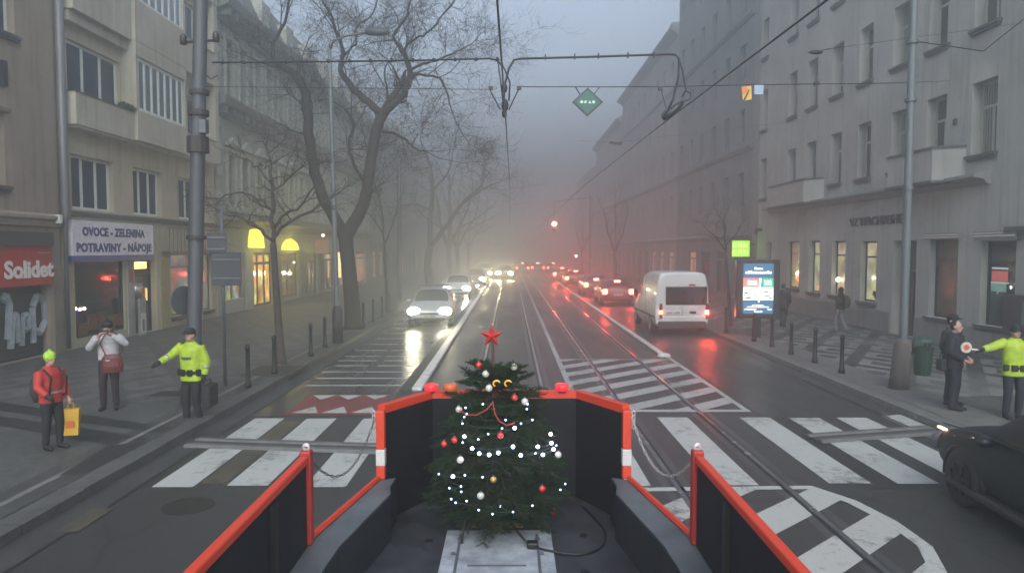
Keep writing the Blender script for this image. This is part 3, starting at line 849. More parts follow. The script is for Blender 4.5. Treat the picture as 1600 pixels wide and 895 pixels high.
for i in range(16):
    qn=MB()
    if i%2: fb(qn,s,XL,0,.06,y0+.02,y0+.7,4.8+i*.55,5.25+i*.55); qn.build('quoin',GREENT,b)
rf=MB(); rf.prism([(XL+.1,y0,14.41),(XL-.9,y0,16.9),(XL-8.5,y0,16.9),(XL-9,y0,14.41)],(0,y1-y0,0)).build('roof',ROOFM,b,fixn=True)
for i in range(8):
    yy=34+i*4.1; MB().box(XL-1.2,XL-.05,yy,yy+1.3,14.5,16.3).build('dormer',GREENT,b)
for i,h in enumerate(shops):
    pm=[interior('shop pale lit',(.9,.85,.7),.5),interior('orange shop',(1.0,.55,.16),1.5,amount=.65),interior('shop dim brown',(.8,.55,.2),.3,cells=8),mat('shop grey',(0.08,0.085,0.09),0.2),interior('shop grey 2',(1,.6,.4),.3),interior('warm shop far',(1.0,.6,.3),1.4),interior('warm shop farther',(1.0,.55,.3),1.2)][i]
    window(b,s,XL,*h,recess=0.14,mull=(1,2,1,2,1,2,3)[i],transom=.8,fm=mat('shop joinery',(0.09,0.07,0.05),0.5),pm=pm,sill=False,fw=.14,name='shop_window')
m=MB(); fb(m,s,XL,-.09,.02,32.4,34.5,.15,.75); m.build('stall_riser',mat('white riser',(0.42,0.42,0.4),0.6,var=.2),b)
m=MB(); fb(m,s,XL,.0,.1,34.75,35.75,.1,3.0); m.build('pilaster',GREENT,b)
for (ya,yb) in ((39.0,40.1),(43.7,44.8),(48.2,49.3)):
    m=MB(); fb(m,s,XL,.0,.1,ya,yb,.1,3.0); m.build('pilaster',GREENB,b)
m=MB(); fb(m,s,XL,-.1,-.08,34.0,34.5,1.5,2.5); m.build('red_display',emit('red display',(1,.12,.06),.9),b)
YEL=emit('yellow awning glow',(1.0,.82,.08),1.6)
def arch(label,ya,yb,za,zb,depth):
    m=MB(); n=14; yc=(ya+yb)/2; r=(yb-ya)/2
    pts=[(yc+r*math.cos(math.pi*i/n), za+(zb-za)*math.sin(math.pi*i/n)) for i in range(n+1)]
    rings=[]
    for k in range(6):
        a=k/5*math.pi/2
        o=depth*math.sin(a)+.02; sc=math.cos(a)*.999+.001
        rings.append([(XL+s*o, yc+(p[0]-yc)*(.25+.75*sc), za+(p[1]-za)*sc) for p in pts])
    for k in range(5):
        for i in range(n):
            m.quad(rings[k][i],rings[k][i+1],rings[k+1][i+1],rings[k+1][i])
    o=m.build('lit_awning',YEL,b,smooth=True); o['label']=label
    return o
arch('tall pointed yellow lit awning',35.2,37.5,3.2,4.5,.16)
arch('low round yellow lit awning',40.3,43.4,3.08,3.75,.3)
for (yy,zz) in ((36.4,3.4),(41.9,3.2)):
    l=bpy.data.lights.new('awning_light','POINT'); l.energy=45; l.color=(1,.8,.2); l.shadow_soft_size=.4
    o=bpy.data.objects.new('awning_light',l); COL.objects.link(o); o.location=(XL+1.1,yy,zz); attach(o,b)
m=MB(); m.ell((XL+.6,47.2,4.05),.11); m.build('wall_lamp',emit('pinkish lamp',(1,.6,.5),5.0),b)
m=MB(); m.ell((XL+.35,41.6,2.35),.07); m.build('wall_lamp',emit('warm bulb',(1,.8,.6),5.0),b)
m=MB(); fb(m,s,XL,.1,1.0,47.0,47.12,2.85,3.75); m.build('hanging_sign',mat('brown sign',(0.2,0.1,0.07),0.5,emis=(1,.4,.25),estr=.15),b)
for (yy,ww) in ((52.8,.5),(57.2,.5)):
    m=MB(); fb(m,s,XL,.0,.3,yy,yy+ww,1.0,2.9); m.build('lit_panel',emit('lit panel warm',(1,.72,.35),2.0),b)

# ---- left, further houses dissolving in the fog, plaster paled towards its colour
def simple_house(label,s,xp,y0,y1,zt,wm,rows,pitch,ww,roof=None,lit=0.0,trim=None,corner=None,gl=None,arch_rows=False):
    b=thing('apartment_building',label,'building',(xp,(y0+y1)/2,0))
    hs=[]; y=y0+pitch*.5
    while y+ww<y1-.4:
        for (za,zb) in rows: hs.append((y,y+ww,za,zb))
        y+=pitch
    gs=[]; y=y0+1.0
    while y+2.4<y1-.3:
        gs.append((y,y+2.4,.3,3.0)); y+=3.6
    wall(s,xp,y0,y1,0,zt,hs+gs,0.3).build('wall',wm,b)
    for h in hs: window(b,s,xp,*h,recess=.22,mull=1,transom=.66,fm=MATS['dull window frame'],pm=gl or mat('foggy glass',(0.13,0.13,0.13),.2),sill=False,fw=.08)
    for i,h in enumerate(gs): window(b,s,xp,*h,recess=.15,mull=1,transom=.8,fm=DARKFRAME,pm=emit('far shop light',(1,.62,.4),.22) if random.random()<lit else SHOPGLASS,sill=False,fw=.1,name='shop_window')
    tm=trim or wm
    for z in [3.7]+[r[0]-.55 for r in rows[1::2]]:
        profile(b,s,xp,y0,y1,[(0,z),(.1,z+.03),(.22,z+.2),(.22,z+.28),(0,z+.34)],tm)
    profile(b,s,xp,y0,y1,[(0,zt-.7),(.2,zt-.5),(.6,zt-.25),(.7,zt),(0,zt+.08)],tm)
    if roof:
        MB().prism([(xp+s*.1,y0,zt+.09),(xp-s*roof*.7,y0,zt+roof),(xp-s*8.5,y0,zt+roof),(xp-s*9,y0,zt+.09)],(0,y1-y0,0)).build('roof',ROOFM,b,fixn=True)
        cm=MB()
        for q in range(2): cm.box(xp-s*3.2,xp-s*2.4,y0+4+q*9,y0+5+q*9,zt+.5,zt+roof+1.3)
        cm.build('chimney',GREENB,b)
    return b
simple_house('dim grey house in fog on the left beyond the ornate house',1,XL,66.1,90,15.0,mat('fog paled grey plaster',(0.22,0.215,0.195),.85,var=.25),[(5,7),(8.6,10.6),(12,13.8)],3.0,1.0,roof=2.0,lit=.4)
simple_house('farthest pale house in fog on the left side of the street',1,XL,90.1,128,17,mat('fog paled light plaster',(0.32,0.31,0.29),.85,var=.2),[(5,7),(8.6,10.6),(12,14)],3.4,1.1,roof=2.0,lit=.5)

# ---- right, first: pale grey house
b=thing('apartment_building','large pale grey house with deep window recesses and lit cream ground floor windows','building',(XR,25,0))
s=-1; y0,y1=9.0,39.6
wc=[(37.55,38.4),(33.75,34.75),(31.5,32.5),(29.1,30.1),(26.75,27.75),(24.3,25.35),(22.15,23.2),(19.85,20.95),(17.3,18.4),(14.7,15.8),(11.8,12.9)]
rows=[(5.85,7.95),(9.5,11.6),(13.3,15.3),(17,19)]
holes=[(a,c,za,zb) for a,c in wc for za,zb in rows]
gw=[(36.6,37.4,1.2,3.5),(33.1,34.6,1.25,3.5),(30.9,32.0,1.2,3.5),(28.55,29.75,1.2,3.46),(26.1,27.3,1.12,3.42),(23.55,25.0,.12,3.42),(21.35,22.8,.95,3.42),(18.9,20.3,.95,3.35),(14.6,17.4,.7,3.0)]
wall(s,XR,y0,y1,0,20.5,holes+gw,0.42).build('wall',PALEG,b)
SILL2=mat('grey sill',(0.12,0.115,0.11),0.7,var=0.3,vscale=4)
GL2=mat('grey pane',(0.075,0.078,0.07),0.1,spec=.7,var=.4,vscale=.6)
for i,h in enumerate(holes):
    bayw=(h[0] in (33.75,31.5,22.15)) and h[2]<6
    window(b,s,XR,*h,recess=0.3,mull=1,transom=.66,fm=CREAMFRAME if h[0]<30 else mat('grey window frame',(0.3,0.3,0.27),.6),pm=GL2,sill=not bayw,sillm=SILL2,fw=.08,curtain=(.95,.5,None,None,.8,None,None)[(i*3)%7])
# projecting balconies with solid parapets
def balcony(ya,yb,za,zb,o):
    ch=.35
    poly=[(XR,ya-ch),(XR-o,ya),(XR-o,yb),(XR,yb+ch)]
    m=MB(); m.prism([(x,y,za) for x,y in poly],(0,0,zb-za)); 
    bb=m.build('balcony',PALEG,b,fixn=True)
    m=MB(); m.prism([(x-(.05 if x<XR else 0),y+(.04 if y>(ya+yb)/2 else -.04),zb+.001) for x,y in poly],(0,0,.07)); m.build('coping',SILL2,bb,fixn=True)
    m=MB(); m.prism([(x-(.06 if x<XR else 0),y+(.06 if y>(ya+yb)/2 else -.06),za-.09) for x,y in poly],(0,0,.085)); m.build('soffit_moulding',SILL2,bb,fixn=True)
balcony(31.0,35.1,5.2,6.15,.75)
balcony(21.5,24.0,5.2,6.15,.8)
profile(b,s,XR,20.0,36.9,[(0,4.95),(.12,4.98),(.2,5.1),(.5,5.16),(.5,5.24),(0,5.34)],mat('pale moulding',(0.3,0.295,0.28),.8,var=.2,vscale=2))
profile(b,s,XR,y0,y1,[(0,19.6),(.3,19.8),(.8,20.2),(.8,20.4),(0,20.5)],PALEG)
m=MB(); fb(m,s,XR,0,.06,y0,23.5,.12,.85); fb(m,s,XR,0,.06,25.05,y1,.12,.85); m.build('plinth',PALEB,b)
m=MB(); fb(m,s,XR,0,.05,38.7,39.55,.86,20.4); m.build('corner_strip',STONE,b)
m=MB(); fb(m,s,XR,0,.16,y0,19.2,3.55,3.72); fb(m,s,XR,0,.1,y0,19.1,3.4,3.547); m.build('ledge',SILL2,b)
LITW=interior('lit cream window',(1.0,.84,.52),.48,(.25,.22,.16),1.6,.25)
LITW2=interior('lit amber window',(1.0,.66,.34),.4,(.15,.12,.08),3,.5)
for i,h in enumerate(gw):
    pm=[LITW,LITW2,LITW,LITW,LITW,SHOPGLASS,mat('curtained window',(0.17,0.12,0.085),.2,var=.4,vscale=2.5),mat('dark reflecting window',(0.06,0.07,0.075),.05,spec=.8),SHOPGLASS][i]
    nm='door' if i==5 else 'window'
    wn=window(b,s,XR,*h,recess=.2 if i!=5 else .32,mull=0 if i!=5 else 1,transom=.74 if i!=5 else .68,fm=DARKFRAME if i<8 else GALV,pm=pm,sill=i not in(5,),sillm=SILL2,fw=.07,name=nm)
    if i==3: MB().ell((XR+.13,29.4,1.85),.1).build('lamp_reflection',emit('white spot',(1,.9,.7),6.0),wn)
    if i==2: MB().ell((XR+.14,31.2,1.45),(.05,.12,.09)).build('red_lamp',emit('red spot',(1,.1,.08),2.0),wn)
    if i==1:
        m=MB()
        for q in range(12):
            m.ell((XR+.14,33.4+random.uniform(-.25,.25)*(1-q/12),1.9+q*.09),.03,6,4)
        m.build('lit_tree_decoration',emit('amber fairy lights',(1,.6,.2),1.5),wn)
    if i==4:
        m=MB()
        for q in range(14): m.ell((XR+.14,26.3+random.uniform(-.15,.2),1.3+random.uniform(0,.25)),(.03,.1,.06),6,4)
        for q in range(10): m.ell((XR+.14,26.25+random.uniform(-.1,.1),2.4+random.uniform(-.2,.2)),(.03,.05,.05),6,4)
        m.build('house_plants',mat('dark leaves',(0.03,0.035,0.02),.7),wn)
    if i in (6,7):
        m=MB(); fb(m,s,XR,-.2,.14,h[0]-.15,h[1]+.15,3.42 if i==6 else 3.36,3.62); m.build('blind_box',mat('grey blind box',(0.22,0.225,0.225),.5),wn)
        m=MB(); fb(m,s,XR,.141,.16,h[0]-.12,h[1]+.12,3.47,3.5); fb(m,s,XR,.141,.16,h[0]-.12,h[1]+.12,3.545,3.575); m.build('white_strips',WHITEFRAME,wn)
        m=MB(); fb(m,s,XR,.0,.08,h[0]-.1,h[1]+.1,.9,.948); m.build('white_sill',WHITEFRAME,wn)
# what the second big window mirrors of a screen across the street, put in as a made-up display behind its glass
m=MB(); fb(m,s,XR,-.195,-.185,19.45,20.1,2.2,2.5); m.build('glow_plate',mat('window display red',(0.2,0.05,0.05),.3,emis=(.9,.2,.18),estr=.35),b)
m=MB(); fb(m,s,XR,-.194,-.184,19.5,20.12,1.92,2.15); m.build('glow_plate',mat('window display green',(0.1,0.25,0.2),.3,emis=(.4,.9,.75),estr=.16),b)
m=MB(); fb(m,s,XR,-.193,-.183,19.4,20.12,2.15,2.19); fb(m,s,XR,-.193,-.183,19.45,20.1,2.55,2.6); m.build('glow_plate',mat('window display white',(0.4,0.42,0.42),.3,emis=(.8,.9,.9),estr=.35),b)
LET=mat('dark facade lettering',(0.035,0.035,0.035),.5)
ya=Y(1328,XR); yb=Y(1410,XR)
text_mesh('VZ WACHREIHE',0.46,frame_matrix((XR-.03,ya,4.02),(0,-1,0),(0,0,1)),.03,.004,fit=ya-yb,mat_=LET,parent=b)
m=MB(); fb(m,s,XR,0,.35,38.0,38.2,4.1,4.25); fb(m,s,XR,.3,.4,37.9,38.3,3.9,4.1); m.build('wall_lamp',DARK,b)
for (yy,zz) in ((21.6,6.9),(18.2,7.6)):
    m=MB(); fb(m,s,XR,0,.06,yy,yy+.14,zz,zz+.18); m.build('anchor_plate',SILL2,b)
m=MB(); fb(m,s,XR,.0,.3,17.0,18.9,.95,1.9); m.build('notice_case',mat('dark case',(0.05,0.055,0.06),.4),b)
m=MB(); fb(m,s,XR,.301,.31,17.1,18.2,1.15,1.75); m.build('notice',mat('notice paper',(0.2,0.22,0.2),.6,var=.3),b)

# ---- right, further: plaster paled to put fog into the colour
DULLR=mat('fog paled dark plaster',(0.22,0.225,0.22),.85,var=.25,vscale=.6)
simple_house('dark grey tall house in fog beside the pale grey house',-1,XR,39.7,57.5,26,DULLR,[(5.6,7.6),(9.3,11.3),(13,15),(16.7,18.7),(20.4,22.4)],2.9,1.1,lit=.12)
simple_house('beige house with stepped roof in fog, third on the right',-1,XR,57.6,86,21,mat('fog paled beige plaster',(0.38,0.36,0.33),.85,var=.2,vscale=.6),[(5.6,7.6),(9.3,11.3),(13,15),(16.7,18.7)],3.1,1.1,roof=3.2,lit=.4)
simple_house('pale lower house in fog, fourth on the right',-1,XR,86.1,112,19,mat('fog paled rose plaster',(0.42,0.41,0.39),.85,var=.2,vscale=.6),[(5.6,7.6),(9.3,11.3),(13,15)],3.2,1.1,roof=2.5,lit=.4)
simple_house('faint last house in fog on the right side of the street',-1,XR,112.1,140,16,mat('fog paled faint plaster',(0.45,0.44,0.43),.85,var=.2,vscale=.6),[(5.6,7.6),(9.3,11.3)],3.4,1.1,roof=2.0,lit=.4)
# ================================================================== POLES, WIRES, SIGNS
LP=on_ground(302,629,.12); RP=on_ground(1409,607,.12)
def pole(name,label,cat,base,top_z,r0,r1,m,lean=0.0,group=None):
    t=thing(name,label,cat,tuple(base),group=group)
    mb=MB(); n=10
    pts=[(base.x+lean*i/n,base.y,base.z+(top_z-base.z)*i/n) for i in range(n+1)]
    mb.tube(pts,[r0+(r1-r0)*i/n for i in range(n+1)],n=14)
    mb.build('shaft',m,t,smooth=True)
    return t
t=pole('tram_pole','thick dark grey overhead line pole standing behind the left officer','pole',LP,9.6,.145,.12,GREYPOLE,.40)
PD=LP.y
bx,bz=LP.x+.29,7.0
MB().tube([(bx-.32,PD-.03,bz+.02),(bx+.36,PD-.03,bz+.06)],.025).build('bracket',DARK,t)
for xx,zz in ((bx-.3,bz+.05),(bx+.32,bz+.1)):
    MB().lathe([(.03,-.08),(.07,-.06),(.05,-.02),(.075,.0),(.05,.04),(.07,.07),(.03,.12)],c=(xx,PD-.03,zz),n=12).build('insulator',mat('brown insulator',(0.03,0.025,0.022),.35),t,smooth=True)
LX=lambda z: LP.x+.40*(z-.12)/9.48
for zz,hh,rr in ((5.05,.3,.2),(5.75,.1,.185),(6.15,.08,.18),(3.4,.07,.185)):
    MB().lathe([(rr,0),(rr,hh)],c=(LX(zz),PD,zz-.1),n=14).build('clamp',mat('rusty clamp',(0.05,0.04,0.04),.6,.3),t)
MB().box(LX(5.4)+.1,LX(5.4)+.22,PD-.2,PD-.05,5.3,5.55).build('junction_box',GALV,t)
# pole collar at the ground
MB().lathe([(.24,0),(.24,.3),(.19,.36)],c=(LP.x,PD,.12),n=16).build('base_collar',mat('dark collar',(0.03,0.03,0.035),.6),t)
MB().lathe([(.28,-.012),(.28,.012)],c=(0,0,0),n=24,axis='y').build('sign_disc',GALV,t)
sd=bpy.data.objects[[o.name for o in t.children if o.name.startswith('sign_disc')][0]]
sd.location=(0,0,0); sd.matrix_parent_inverse=Matrix.Identity(4); sd.location=(-.14,-.02,2.0); sd.rotation_euler=(0,0,R(66))

t=pole('tram_pole','pale blue grey overhead line pole with the green bin at its foot, right pavement','pole',RP,10.2,.088,.072,PALEPOLE,.02)
MB().etube([(RP.x-.07,RP.y,.12,.2,.19),(RP.x-.05,RP.y,.5,.19,.18),(RP.x,RP.y,1.1,.17,.165),(RP.x,RP.y,1.2,.12,.12)],18).build('base_sleeve',mat('brown grey sleeve',(0.115,0.1,0.09),.8,var=.35,vscale=4,streak=True),t,smooth=True)
for zz in (4.35,6.2,7.4): MB().lathe([(.115,0),(.115,.07)],c=(RP.x+.01,RP.y,zz),n=14).build('clamp',GALV,t)
# bin
tb=on_ground(1433,592,.12)
b=thing('litter_bin','green litter bin hung on the right pavement pole','bin',(RP.x+.42,RP.y-.02,.12))
m=MB(); cx,cyy=RP.x+.42,RP.y-.02
m.etube([(cx,cyy,.42,.155,.15),(cx,cyy,.5,.17,.16),(cx,cyy,.95,.2,.19),(cx,cyy,.97,.215,.2),(cx,cyy,1.02,.215,.2)],14).build('bin_body',mat('green plastic',(0.018,0.05,0.03),.5,var=.35,vscale=5),b,smooth=False)
MB().etube([(cx,cyy,1.14,.22,.205),(cx,cyy,1.2,.2,.19),(cx,cyy,1.24,.1,.1)],14).build('hood',mat('green hood',(0.03,0.075,0.06),.5),b)
m=MB()
for a in (.4,2.7,4.4): m.box(cx+.19*math.cos(a)-.012,cx+.19*math.cos(a)+.012,cyy+.18*math.sin(a)-.012,cyy+.18*math.sin(a)+.012,1.015,1.145)
m.build('hood_support',DARK,b)
MB().box(RP.x+.18,cx-.15,cyy-.03,cyy+.03,.85,.92).build('bracket',DARK,b)

# street lamp pole behind the big tree and two more poles fading away
p2=on_ground(528,536,.12)
t=pole('lamp_post','slim pale lamp post with curved arm among the branches of the big plane tree','lamp post',p2,9.35,.085,.06,PALEPOLE,-.15)
tx=p2.x-.15
MB().tube([(tx,p2.y,9.3),(tx+.12,p2.y,9.6),(tx+.5,p2.y,9.75),(tx+1.2,p2.y,9.86)],[.05,.045,.04,.035]).build('arm',GREYPOLE,t,smooth=True)
MB().etube([(tx+1.5,p2.y,9.78,.3,.1),(tx+1.5,p2.y,9.86,.42,.14),(tx+1.45,p2.y,9.98,.3,.1)],14).build('lamp_head',mat('dark lamp head',(0.05,0.055,0.06),.5),t,smooth=True)
MB().etube([(p2.x,p2.y,.12,.17,.17),(p2.x,p2.y,1.15,.165,.165),(p2.x,p2.y,1.32,.1,.1)],14).build('base_sleeve',mat('dark sleeve',(0.04,0.04,0.04),.7),t,smooth=True)
p3=on_ground(625,469,.12)
pole('tram_pole','dim overhead line pole in the fog behind the silver car','pole',p3,8.25,.14,.12,GREYPOLE)
p4=on_ground(749,437,.12); p4.x=-6.0
pole('tram_pole','thin faint pole far off in fog among the left hand trees','pole',p4,10.5,.13,.11,GREYPOLE)
# traffic sign seen from behind
sp_=on_ground(352,603,.12)
t=thing('traffic_sign','two grey sign backs on one post beyond the left officer','road sign',tuple(sp_))
MB().tube([(sp_.x,sp_.y,.12),(sp_.x,sp_.y,4.05)],.035,n=12).build('post',GALV,t,smooth=True)
def sback(cx,zc,wd,ht):
    m=MB().rbox(cx-wd/2,cx+wd/2,sp_.y-.065,sp_.y-.045,zc-ht/2,zc+ht/2,.008); o=m.build('sign_plate',mat('grey sign back',(0.075,0.08,0.09),.5,.3,var=.15,vscale=2),t)
    m=MB(); 
    for q in (-.28,.28): m.box(cx-wd/2+.02,cx+wd/2-.02,sp_.y-.085,sp_.y-.066,zc+ht*q-.015,zc+ht*q+.015)
    m.build('rail',mat('pale rail',(0.17,0.18,0.2),.4,.4),o)
at_sp=lambda px,py: at_depth(px,py,sp_.y-.06)
sback(at_sp(338,380).x,at_sp(338,380).z,.42,.44)
a0,a1=at_sp(330,420),at_sp(377,420)
sback((a0.x+a1.x)/2,a0.z,a1.x-a0.x,.72)

# ---- overhead line
PL=13.8
W1=thing('contact_wire','contact wire over the left track, running overhead down the middle','overhead wire',(-.05,0,5.6))
def wire(pts,r,parent,name='wire',m=WIRE):
    return MB().tube(pts,r,n=6).build(name,m,parent)
sup1=at_depth(790,185,PL); sup2=at_depth(1049,183,PL)
n1=at_depth(774,-40,6.9)
wire([n1,sup1,at_depth(797,296,30),(-.05,60,5.45),(0,100,5.45)],.013,W1)
W2=thing('contact_wire','contact wire over the right track, slanting up to the top right','overhead wire',(2.95,0,5.6))
n2=at_depth(1330,-28,6.9)
wire([n2,sup2,at_depth(910,292,30),(2.95,60,5.45),(2.95,100,5.45)],.013,W2)
# insulated cross beam carried from the left pole
CB=thing('span_beam','upper cross wire with insulator beads from the dark pole to the wires','overhead span',(LP.x+.1,PL,6.8))
q=[at_depth(px,py,PL) for px,py in ((332,98),(480,97),(640,95),(765,92),(778,95),(785,105))]
wire(q,.018,CB,'cable')
m=MB()
for i in range(14):
    px=348+i*33; 
    p=at_depth(px,98-(px-332)*.012,PL); m.ell(p,(.035,.03,.04),8,6)
m.build('bead',WIRE,CB)
def tubepx(pts,r,parent,name,m=WIRE,dy=0):
    return MB().tube([at_depth(px,py,PL+dy) for px,py in pts],r,n=8).build(name,m,parent,smooth=True)
tubepx([(340,118),(330,124),(322,118)],.01,CB,'stay')
HG=thing('wire_hanger','arched bracket hanging both contact wires, bent down at each end','hanger',tuple(at_depth(920,88,PL)))
tubepx([(787,165),(788,135),(795,108),(803,94),(815,92),(930,89),(1045,85),(1056,86),(1061,93),(1060,120),(1052,155),(1040,180)],.022,HG,'bar')
tubepx([(1060,90),(1066,110),(1070,132),(1072,140),(1066,152)],.016,HG,'drop_rod')
tubepx([(783,98),(790,112),(797,130),(795,158)],.016,HG,'drop_rod')
tubepx([(778,96),(782,125),(786,160)],.014,HG,'drop_rod')
m=MB()
for px in (852,898,935,981,1022): m.obox(at_depth(px,90-(px-850)*.022,PL),(.012,0,0),(0,.03,0),(0,0,.05))
m.build('clip',DARK,HG)
m=MB(); m.ell(at_depth(788,138,PL),(.06,.06,.1)); m.ell(at_depth(789,165,PL),(.07,.09,.13)); m.ell(at_depth(788,178,PL),(.05,.06,.08)); m.build('insulator',DARK,HG,smooth=True)
m=MB().tube([at_depth(1036,186,PL),at_depth(1046,178,PL),at_depth(1058,168,PL),at_depth(1066,160,PL)],[.05,.09,.08,.04],n=10); m.build('insulator',DARK,HG,smooth=True)
tubepx([(1066,160),(1078,155),(1079,146),(1070,142)],.012,HG,'loop')
tubepx([(1036,186),(1034,180),(1040,172)],.012,HG,'loop')
SW=thing('span_wire','thin lower cross wire carrying the green diamond sign to the right','overhead span',tuple(at_depth(900,136,PL)))
rpz=at_depth(1412,130,RP.y)
wire([at_depth(812,136,PL),at_depth(1040,136,PL)],.009,SW); wire([at_depth(1030,136,PL),at_depth(1165,133,PL+.3),rpz],.009,SW)
wire([rpz,(XR,22.0,8.3)],.008,SW)
wire([at_depth(765,140,PL),at_depth(782,172,PL)],.014,SW,'stay'); wire([at_depth(812,136,PL),at_depth(795,172,PL)],.014,SW,'stay')
wire([at_depth(1032,137,PL),at_depth(1041,170,PL)],.008,SW,'stay')
for px,py in ((767,138),(811,138),(1032,139),(1276,131)):
    m=MB(); m.obox(at_depth(px,py,PL+(.4 if px>1200 else 0)),(.045,0,0),(0,.03,0),(0,0,.03)); m.build('clamp',DARK,SW)
m=MB().tube([at_depth(765,140,PL),(bx,PD,6.2)],.006,n=5); m.build('wire',WIRE,SW)
DW=thing('span_wire','high stay wire from the pale pole to the pale grey house','overhead span',(RP.x+.1,RP.y,7.6))
wire([(RP.x+.1,RP.y,7.45),(11,16.6,7.7),(XR,18.5,9.3)],.012,DW)
# small dark fitting on a cross wire near the pale house, and a lamp hanging farther off
FT=thing('line_fitting','small dark wire fitting in front of the pale grey house windows','wire fitting',tuple(at_depth(1283,81,16)))
m=MB(); c=at_depth(1275,82,16); m.ell(c,(.16,.06,.05)); m.build('insulator',DARK,FT)
wire([at_depth(1262,83,16),at_depth(1300,76,16)],.012,FT)
wire([at_depth(1300,76,16),(XR,19,9.1)],.005,FT)
HL=thing('hanging_lamp','short dark lamp bar on the wire left of the beige house','lamp',tuple(at_depth(962,225,32)))
m=MB(); c=at_depth(962,224,32); m.obox(c,(.28,0,-.02),(0,.1,0),(0,0,.045)); m.build('lamp_body',DARK,HL)
MB().tube([(3.0,32,c.z+.12),c+Vector((0,0,.04)),(XR,33,c.z+1.2)],.006,n=5).build('wire',WIRE,HL)
# green diamond sign with four pale shapes
dp_=at_depth(918,160,PL)
t=thing('diamond_sign','green diamond sign with four pale shapes hanging on the lower cross wire','sign',tuple(dp_))
r=.30
m=MB(); m.prism([(dp_.x-r,PL-.02,dp_.z),(dp_.x,PL-.02,dp_.z-r*.92),(dp_.x+r,PL-.02,dp_.z),(dp_.x,PL-.02,dp_.z+r*.92)],(0,.04,0)); m.build('frame',mat('dark green rim',(0.012,0.03,0.035),.4),t,fixn=True)
r=.245
m=MB(); m.prism([(dp_.x-r,PL-.026,dp_.z),(dp_.x,PL-.026,dp_.z-r*.92),(dp_.x+r,PL-.026,dp_.z),(dp_.x,PL-.026,dp_.z+r*.92)],(0,.005,0)); m.build('face',mat('sign green',(0.02,0.11,0.085),.4),t,fixn=True)
m=MB(); z=dp_.z; y=PL-.03
def pp(pts): m.prism([(dp_.x+a,y,z+b_) for a,b_ in pts],(0,.004,0))
pp([(-.15,0),(-.115,-.035),(-.08,0),(-.115,.035)]); pp([(-.075,-.025),(-.03,-.025),(-.01,.025),(-.055,.025)]); pp([(.01,-.028),(.075,-.028),(.042,.032)]); pp([(.085,0),(.1,-.028),(.13,-.028),(.147,0),(.13,.028),(.1,.028)])
m.build('marks',mat('pale sign marks',(0.55,0.68,0.65),.5),t,fixn=True)
wire([at_depth(899,136,PL),(dp_.x-.15,PL,dp_.z+.15)],.012,t,'hook'); wire([at_depth(937,136,PL),(dp_.x+.13,PL,dp_.z+.16)],.01,t,'hook')
# small orange and yellow tag on the wire
fp=at_depth(1166,146,PL+.3)
t=thing('wire_tag','small yellow and orange tag with black stripe on the cross wire','tag',tuple(fp))
m=MB().prism([(fp.x-.1,fp.y,fp.z+.12),(fp.x-.06,fp.y,fp.z-.15),(fp.x+.11,fp.y,fp.z-.12),(fp.x+.1,fp.y,fp.z+.15)],(0,.015,0)).build('plate',mat('yellow tag',(0.65,0.4,0.08),.5),t,fixn=True)
m=MB().prism([(fp.x-.1,fp.y-.004,fp.z+.1),(fp.x-.07,fp.y-.004,fp.z-.05),(fp.x+.03,fp.y-.004,fp.z+.05),(fp.x+.0,fp.y-.004,fp.z+.14)],(0,.003,0)).build('orange_field',mat('orange tag',(0.6,0.2,0.04),.5),t,fixn=True)
m=MB().prism([(fp.x-.07,fp.y-.008,fp.z-.16),(fp.x-.03,fp.y-.008,fp.z-.16),(fp.x+.06,fp.y-.008,fp.z+.05),(fp.x+.05,fp.y-.008,fp.z+.08)],(0,.003,0)).build('stripe',DARK,t,fixn=True)
m=MB().box(fp.x+.16,fp.x+.34,fp.y,fp.y+.01,fp.z-.02,fp.z+.16).build('pale_plate',mat('pale blue tag',(0.3,0.4,0.5),.5),t)

# ---- traffic signals
def signal_lamp(p,r,name,strength,parent):
    MB().ell(p,(r,.05,r),12,8).build(name,emit('red signal glass',(1.0,.10,.07),strength),parent,smooth=True)
def red_point(p,watt,parent,rad=.12,name='lamp_light',col=(1,.09,.05)):
    l=bpy.data.lights.new(name,'POINT'); l.energy=watt; l.color=col; l.shadow_soft_size=rad
    o=bpy.data.objects.new(name,l); COL.objects.link(o); o.location=p
    if parent: attach(o,parent)
    return o
ts=at_depth(866,350,72)
t=thing('traffic_light','red traffic light hanging high over the road in the fog','traffic light',(ts.x,72,ts.z))
MB().rbox(ts.x-.17,ts.x+.17,72.02,72.3,ts.z-.75,ts.z+.24,.03).build('housing',DARK,t)
signal_lamp((ts.x,71.98,ts.z),.24,'red_lens',120,t)
for zz in (-.3,-.58): MB().ell((ts.x,72.0,ts.z+zz),(.12,.03,.12)).build('dark_lens',mat('unlit lens',(0.03,0.04,0.03),.2),t)
sl_=red_point((ts.x,71.7,ts.z),200,None,.2); sl_.data.type='SPOT'; sl_=bpy.data.objects[sl_.name]; sl_.data.spot_size=R(80); sl_.data.spot_blend=.9; sl_.rotation_euler=(R(90),0,R(180)); attach(sl_,t)
MB().tube([(ts.x,72.15,ts.z+.24),(ts.x,72.15,8.0),(8.2,72.15,8.4)],.04).build('arm',GREYPOLE,t)
MB().tube([(8.2,72.15,.12),(8.2,72.15,8.6)],.09).build('post',GREYPOLE,t)
ts=at_depth(898,400,95)
t=thing('traffic_light','tiny pinkish signal lamp above the far end of the red queue','traffic light',(7.9,95,.12))
MB().tube([(8.9,95.15,.12),(8.9,95.15,ts.z+.4)],.07).build('post',GREYPOLE,t)
MB().rbox(8.74,9.06,94.95,95.1,ts.z-.75,ts.z+.25,.03).build('housing',DARK,t)
signal_lamp((8.9,94.9,ts.z),.16,'red_lens',150,t)

